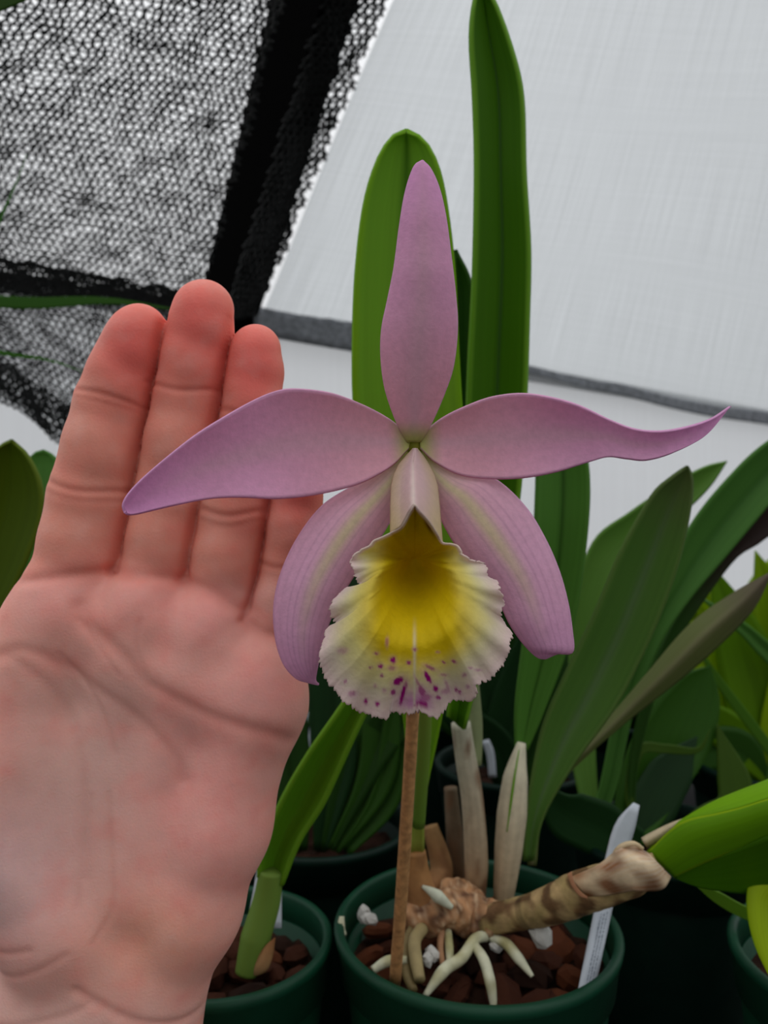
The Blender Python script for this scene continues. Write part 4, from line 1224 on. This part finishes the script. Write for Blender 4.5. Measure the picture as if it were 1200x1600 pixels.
def surface_nets(f):
    n0, n1, n2 = f.shape
    s = f < 0
    c = [s[i:n0 - 1 + i, j:n1 - 1 + j, k:n2 - 1 + k] for i in (0, 1) for j in (0, 1) for k in (0, 1)]
    anyi = c[0].copy(); alli = c[0].copy()
    for q in c[1:]:
        anyi |= q; alli &= q
    act = anyi & ~alli
    idx = np.argwhere(act)
    ids = np.full(act.shape, -1, dtype=np.int64)
    ids[act] = np.arange(len(idx))
    pos = np.zeros((len(idx), 3)); cnt = np.zeros(len(idx))
    corners = [(i, j, k) for i in (0, 1) for j in (0, 1) for k in (0, 1)]
    for a in corners:
        for ax in range(3):
            if a[ax] == 1: continue
            b = list(a); b[ax] = 1
            fa = f[idx[:, 0] + a[0], idx[:, 1] + a[1], idx[:, 2] + a[2]].astype(float)
            fb = f[idx[:, 0] + b[0], idx[:, 1] + b[1], idx[:, 2] + b[2]].astype(float)
            m = (fa < 0) != (fb < 0)
            t = np.where(m, fa / np.where(m, fa - fb, 1), 0)
            p = np.array(a, float)[None, :].repeat(len(idx), 0)
            p[:, ax] += t
            pos[m] += p[m]; cnt[m] += 1
    pos = idx + pos / cnt[:, None]
    quads = []
    for ax in range(3):
        o1, o2 = [(1, 2), (2, 0), (0, 1)][ax]
        sl0 = [slice(1, -1)] * 3; sl1 = [slice(1, -1)] * 3
        sl0[ax] = slice(0, -1); sl1[ax] = slice(1, None)
        a, b = s[tuple(sl0)], s[tuple(sl1)]
        for flip, m in ((False, a & ~b), (True, ~a & b)):
            e = np.argwhere(m)
            if not len(e): continue
            off = np.array([1, 1, 1]); off[ax] = 0
            e = e + off
            def cell(d1, d2):
                q = e.copy(); q[:, o1] -= d1; q[:, o2] -= d2
                return ids[q[:, 0], q[:, 1], q[:, 2]]
            q = np.stack([cell(1, 1), cell(0, 1), cell(0, 0), cell(1, 0)], axis=1)
            if flip: q = q[:, ::-1]
            quads.append(q)
    return pos, np.vstack(quads)

pos, quads = surface_nets(field)
hx = x0 + pos[:, 0] * VOX; hy = y0 + pos[:, 1] * VOX; hz = z0 + pos[:, 2] * VOX
# relax a little, then carve the creases along the surface normal
edges = np.vstack([quads[:, [0, 1]], quads[:, [1, 2]], quads[:, [2, 3]], quads[:, [3, 0]]])
V = np.stack([hx, hy, hz], axis=1)
deg = np.bincount(edges[:, 0], minlength=len(V)) + np.bincount(edges[:, 1], minlength=len(V))
def neigh_avg(A):
    S = np.zeros_like(A)
    for c in range(A.shape[1]):
        S[:, c] = np.bincount(edges[:, 0], A[edges[:, 1], c], len(V)) + np.bincount(edges[:, 1], A[edges[:, 0], c], len(V))
    return S / deg[:, None]
for _ in range(3):
    V = V * 0.4 + neigh_avg(V) * 0.6
def vnormals(V):
    n = np.cross(V[quads[:, 2]] - V[quads[:, 0]], V[quads[:, 3]] - V[quads[:, 1]])
    N = np.zeros_like(V)
    for k in range(4):
        for c in range(3):
            N[:, c] += np.bincount(quads[:, k], n[:, c], len(V))
    return N / (np.linalg.norm(N, axis=1)[:, None] + 1e-9)
N = vnormals(V)
if (N[:, 2] * (V[:, 2] > 60)).sum() < 0:
    quads = quads[:, ::-1]; N = -N
# creases: polylines in hand pixels, (depth, width, redness)
CREASE = [
    ([(128, 612), (175, 622), (232, 640)], 3.0, 4.0, .5), ([(122, 622), (170, 634), (230, 648)], 0.9, 4.0, .2),
    ([(82, 752), (140, 768), (214, 768)], 3.4, 5.0, .5), ([(84, 768), (140, 782), (212, 784)], 1.2, 5.0, .3),
    ([(236, 600), (290, 616), (342, 612)], 3.0, 4.0, .5), ([(205, 770), (255, 785), (308, 780)], 3.4, 5.0, .5),
    ([(345, 640), (390, 650), (436, 640)], 2.5, 4.0, .4),
    ([(318, 795), (362, 806), (410, 798)], 3.4, 5.0, .5), ([(318, 812), (362, 822), (408, 812)], 1.3, 5.0, .3),
    ([(410, 880), (440, 886), (480, 880)], 3.0, 4.5, .4),
    ([(40, 905), (100, 898), (150, 893), (182, 890)], 5.0, 8.0, .5), ([(182, 890), (235, 896), (290, 902)], 5.0, 8.0, .5),
    ([(290, 905), (335, 918), (385, 950)], 5.0, 8.0, .5), ([(385, 965), (420, 985), (470, 990)], 5.0, 7.0, .6),
    # valleys where the fingers touch
    ([(262, 500), (250, 560), (234, 630), (215, 710), (200, 800), (181, 890)], 9.0, 5.0, .8),
    ([(366, 505), (346, 600), (332, 670), (318, 740), (304, 810), (289, 898)], 9.0, 5.0, .8),
    ([(420, 760), (412, 830), (402, 890), (384, 965)], 9.0, 5.0, .8),
    # heart line
    ([(462, 1150), (430, 1128), (390, 1115), (335, 1096), (290, 1074), (250, 1050), (222, 1018), (190, 990), (160, 965), (150, 940)], 5.0, 11.0, .40),
    # head line
    ([(-30, 1020), (30, 1008), (75, 1003), (125, 1028), (175, 1062), (229, 1103), (285, 1162), (300, 1200)], 3.2, 9.0, .30),
    # life line
    ([(-40, 1050), (10, 1030), (50, 1014), (95, 1048), (124, 1098), (146, 1170), (156, 1260), (160, 1340)], 2.4, 8.0, .25),
    ([(120, 1010), (175, 1085), (200, 1160)], 1.6, 4.0, .2), ([(190, 1220), (196, 1300), (200, 1380), (175, 1430)], 1.4, 4.0, .25),
    ([(165, 1220), (155, 1300), (150, 1380)], 1.2, 4.0, .2),
    # wrist
    ([(-60, 1480), (0, 1450), (50, 1440), (90, 1430)], 2.2, 6.0, .3), ([(-60, 1530), (0, 1500), (80, 1470), (140, 1440)], 1.8, 6.0, .25),
    ([(150, 1498), (190, 1522), (235, 1545), (290, 1562), (320, 1566)], 3.6, 7.0, .4), ([(-60, 1575), (40, 1560), (120, 1540), (170, 1520)], 2.0, 6.0, .25),
    ([(150, 960), (180, 1000), (210, 1040)], 1.6, 4.0, .3), ([(240, 960), (235, 1000), (250, 1040)], 1.2, 4.0, .2),
]
front = np.clip(N[:, 2] * 1.6, 0, 1)
valley = np.zeros(len(V)); disp = np.zeros(len(V)); red = np.zeros(len(V))
for pts, dep, wid, rd in CREASE:
    c = spline(pts, 60)
    dmin = np.full(len(V), 1e9)
    near = (V[:, 0] > c[:, 0].min() - 40) & (V[:, 0] < c[:, 0].max() + 40) & (V[:, 1] > c[:, 1].min() - 40) & (V[:, 1] < c[:, 1].max() + 40)
    q = V[near][:, :2]
    dm = np.sqrt(((q[:, None, :] - c[None, :, :]) ** 2).sum(2)).min(1)
    g = np.exp(-(dm / wid) ** 2) - 0.06 * np.exp(-((dm - wid * 2.2) / wid) ** 2)
    if dep > 8:
        valley[near] = np.maximum(valley[near], dep * np.exp(-(dm / wid) ** 2))
    else:
        disp[near] -= dep * 0.75 * g
    red[near] = np.maximum(red[near], rd * np.exp(-(dm / (wid * 1.5)) ** 2))
V = V + N * (disp * front)[:, None]
V[:, 2] -= valley * np.clip(N[:, 2] * 1.6 + 0.3, 0, 1) * (V[:, 2] > -30)
# skin tones: red tips, pink pads, paler hollow and wrist, darker red creases
S_BASE, S_RED, S_PINK = lin(236, 174, 152), lin(242, 120, 104), lin(246, 172, 156)
S_PALE, S_CREASE, S_SEG = lin(234, 192, 172), lin(196, 104, 82), lin(230, 150, 122)
colr = np.tile(S_BASE, (len(V), 1))
def blend(c, w):
    global colr
    w = np.clip(w, 0, 1)[:, None]
    colr = colr * (1 - w) + c[None, :] * w
vx, vy = V[:, 0], V[:, 1]
def blob(x, y, rx, ry):
    return np.exp(-(((vx - x) / rx) ** 2 + ((vy - y) / ry) ** 2))
blend(S_SEG, (1 - sstep(880, 930, vy)) * 0.8)
for (x, y) in ((215, 545), (318, 510), (400, 570), (466, 730)):
    blend(S_RED, blob(x, y, 60, 85) * 1.0)
for (x, y) in ((110, 930), (225, 935), (330, 960), (420, 1060)):
    blend(S_PINK, blob(x, y, 60, 45) * 0.9)
blend(lin(238, 150, 128), blob(170, 960, 110, 60) * 0.5)
blend(S_PALE, blob(170, 1180, 130, 180) * 0.9)
blend(S_PALE, blob(120, 1560, 200, 60) * 0.9)
blend(S_PINK, blob(340, 1220, 110, 200) * 0.8)
blend(lin(238, 170, 138), blob(260, 1430, 90, 70) * 0.8)
blend(lin(244, 158, 140), blob(0, 1110, 60, 60) * 0.7)
blend(lin(212, 184, 176), blob(20, 1330, 110, 110) * 0.8)
mot = np.array([noise.noise(Vector((a * 0.02, b * 0.02, 5.0))) + 0.5 * noise.noise(Vector((a * 0.06, b * 0.06, 9.0))) for a, b in zip(vx, vy)])
blend(S_RED, np.clip(mot, 0, 1) * 0.28)
blend(S_PALE, np.clip(-mot, 0, 1) * 0.30)
blend(S_CREASE, red * front * 0.55)
colr = colr * np.array([[1.0, 0.94, 1.03]])
W = np.stack([(V[:, 0] - 600) * KP, HD - V[:, 2] * KP, CZ - (V[:, 1] - 800) * KP], axis=1)
ho = mesh_obj('hand', W, quads[:, ::-1].tolist(), M_SKIN, None, cols=colr)
bm = bmesh.new(); bm.from_mesh(ho.data); bmesh.ops.recalc_face_normals(bm, faces=bm.faces[:]); bm.to_mesh(ho.data); bm.free()
tag(ho, 'bare open left hand with palm shown and fingers together, held behind the pink petal', 'hand')
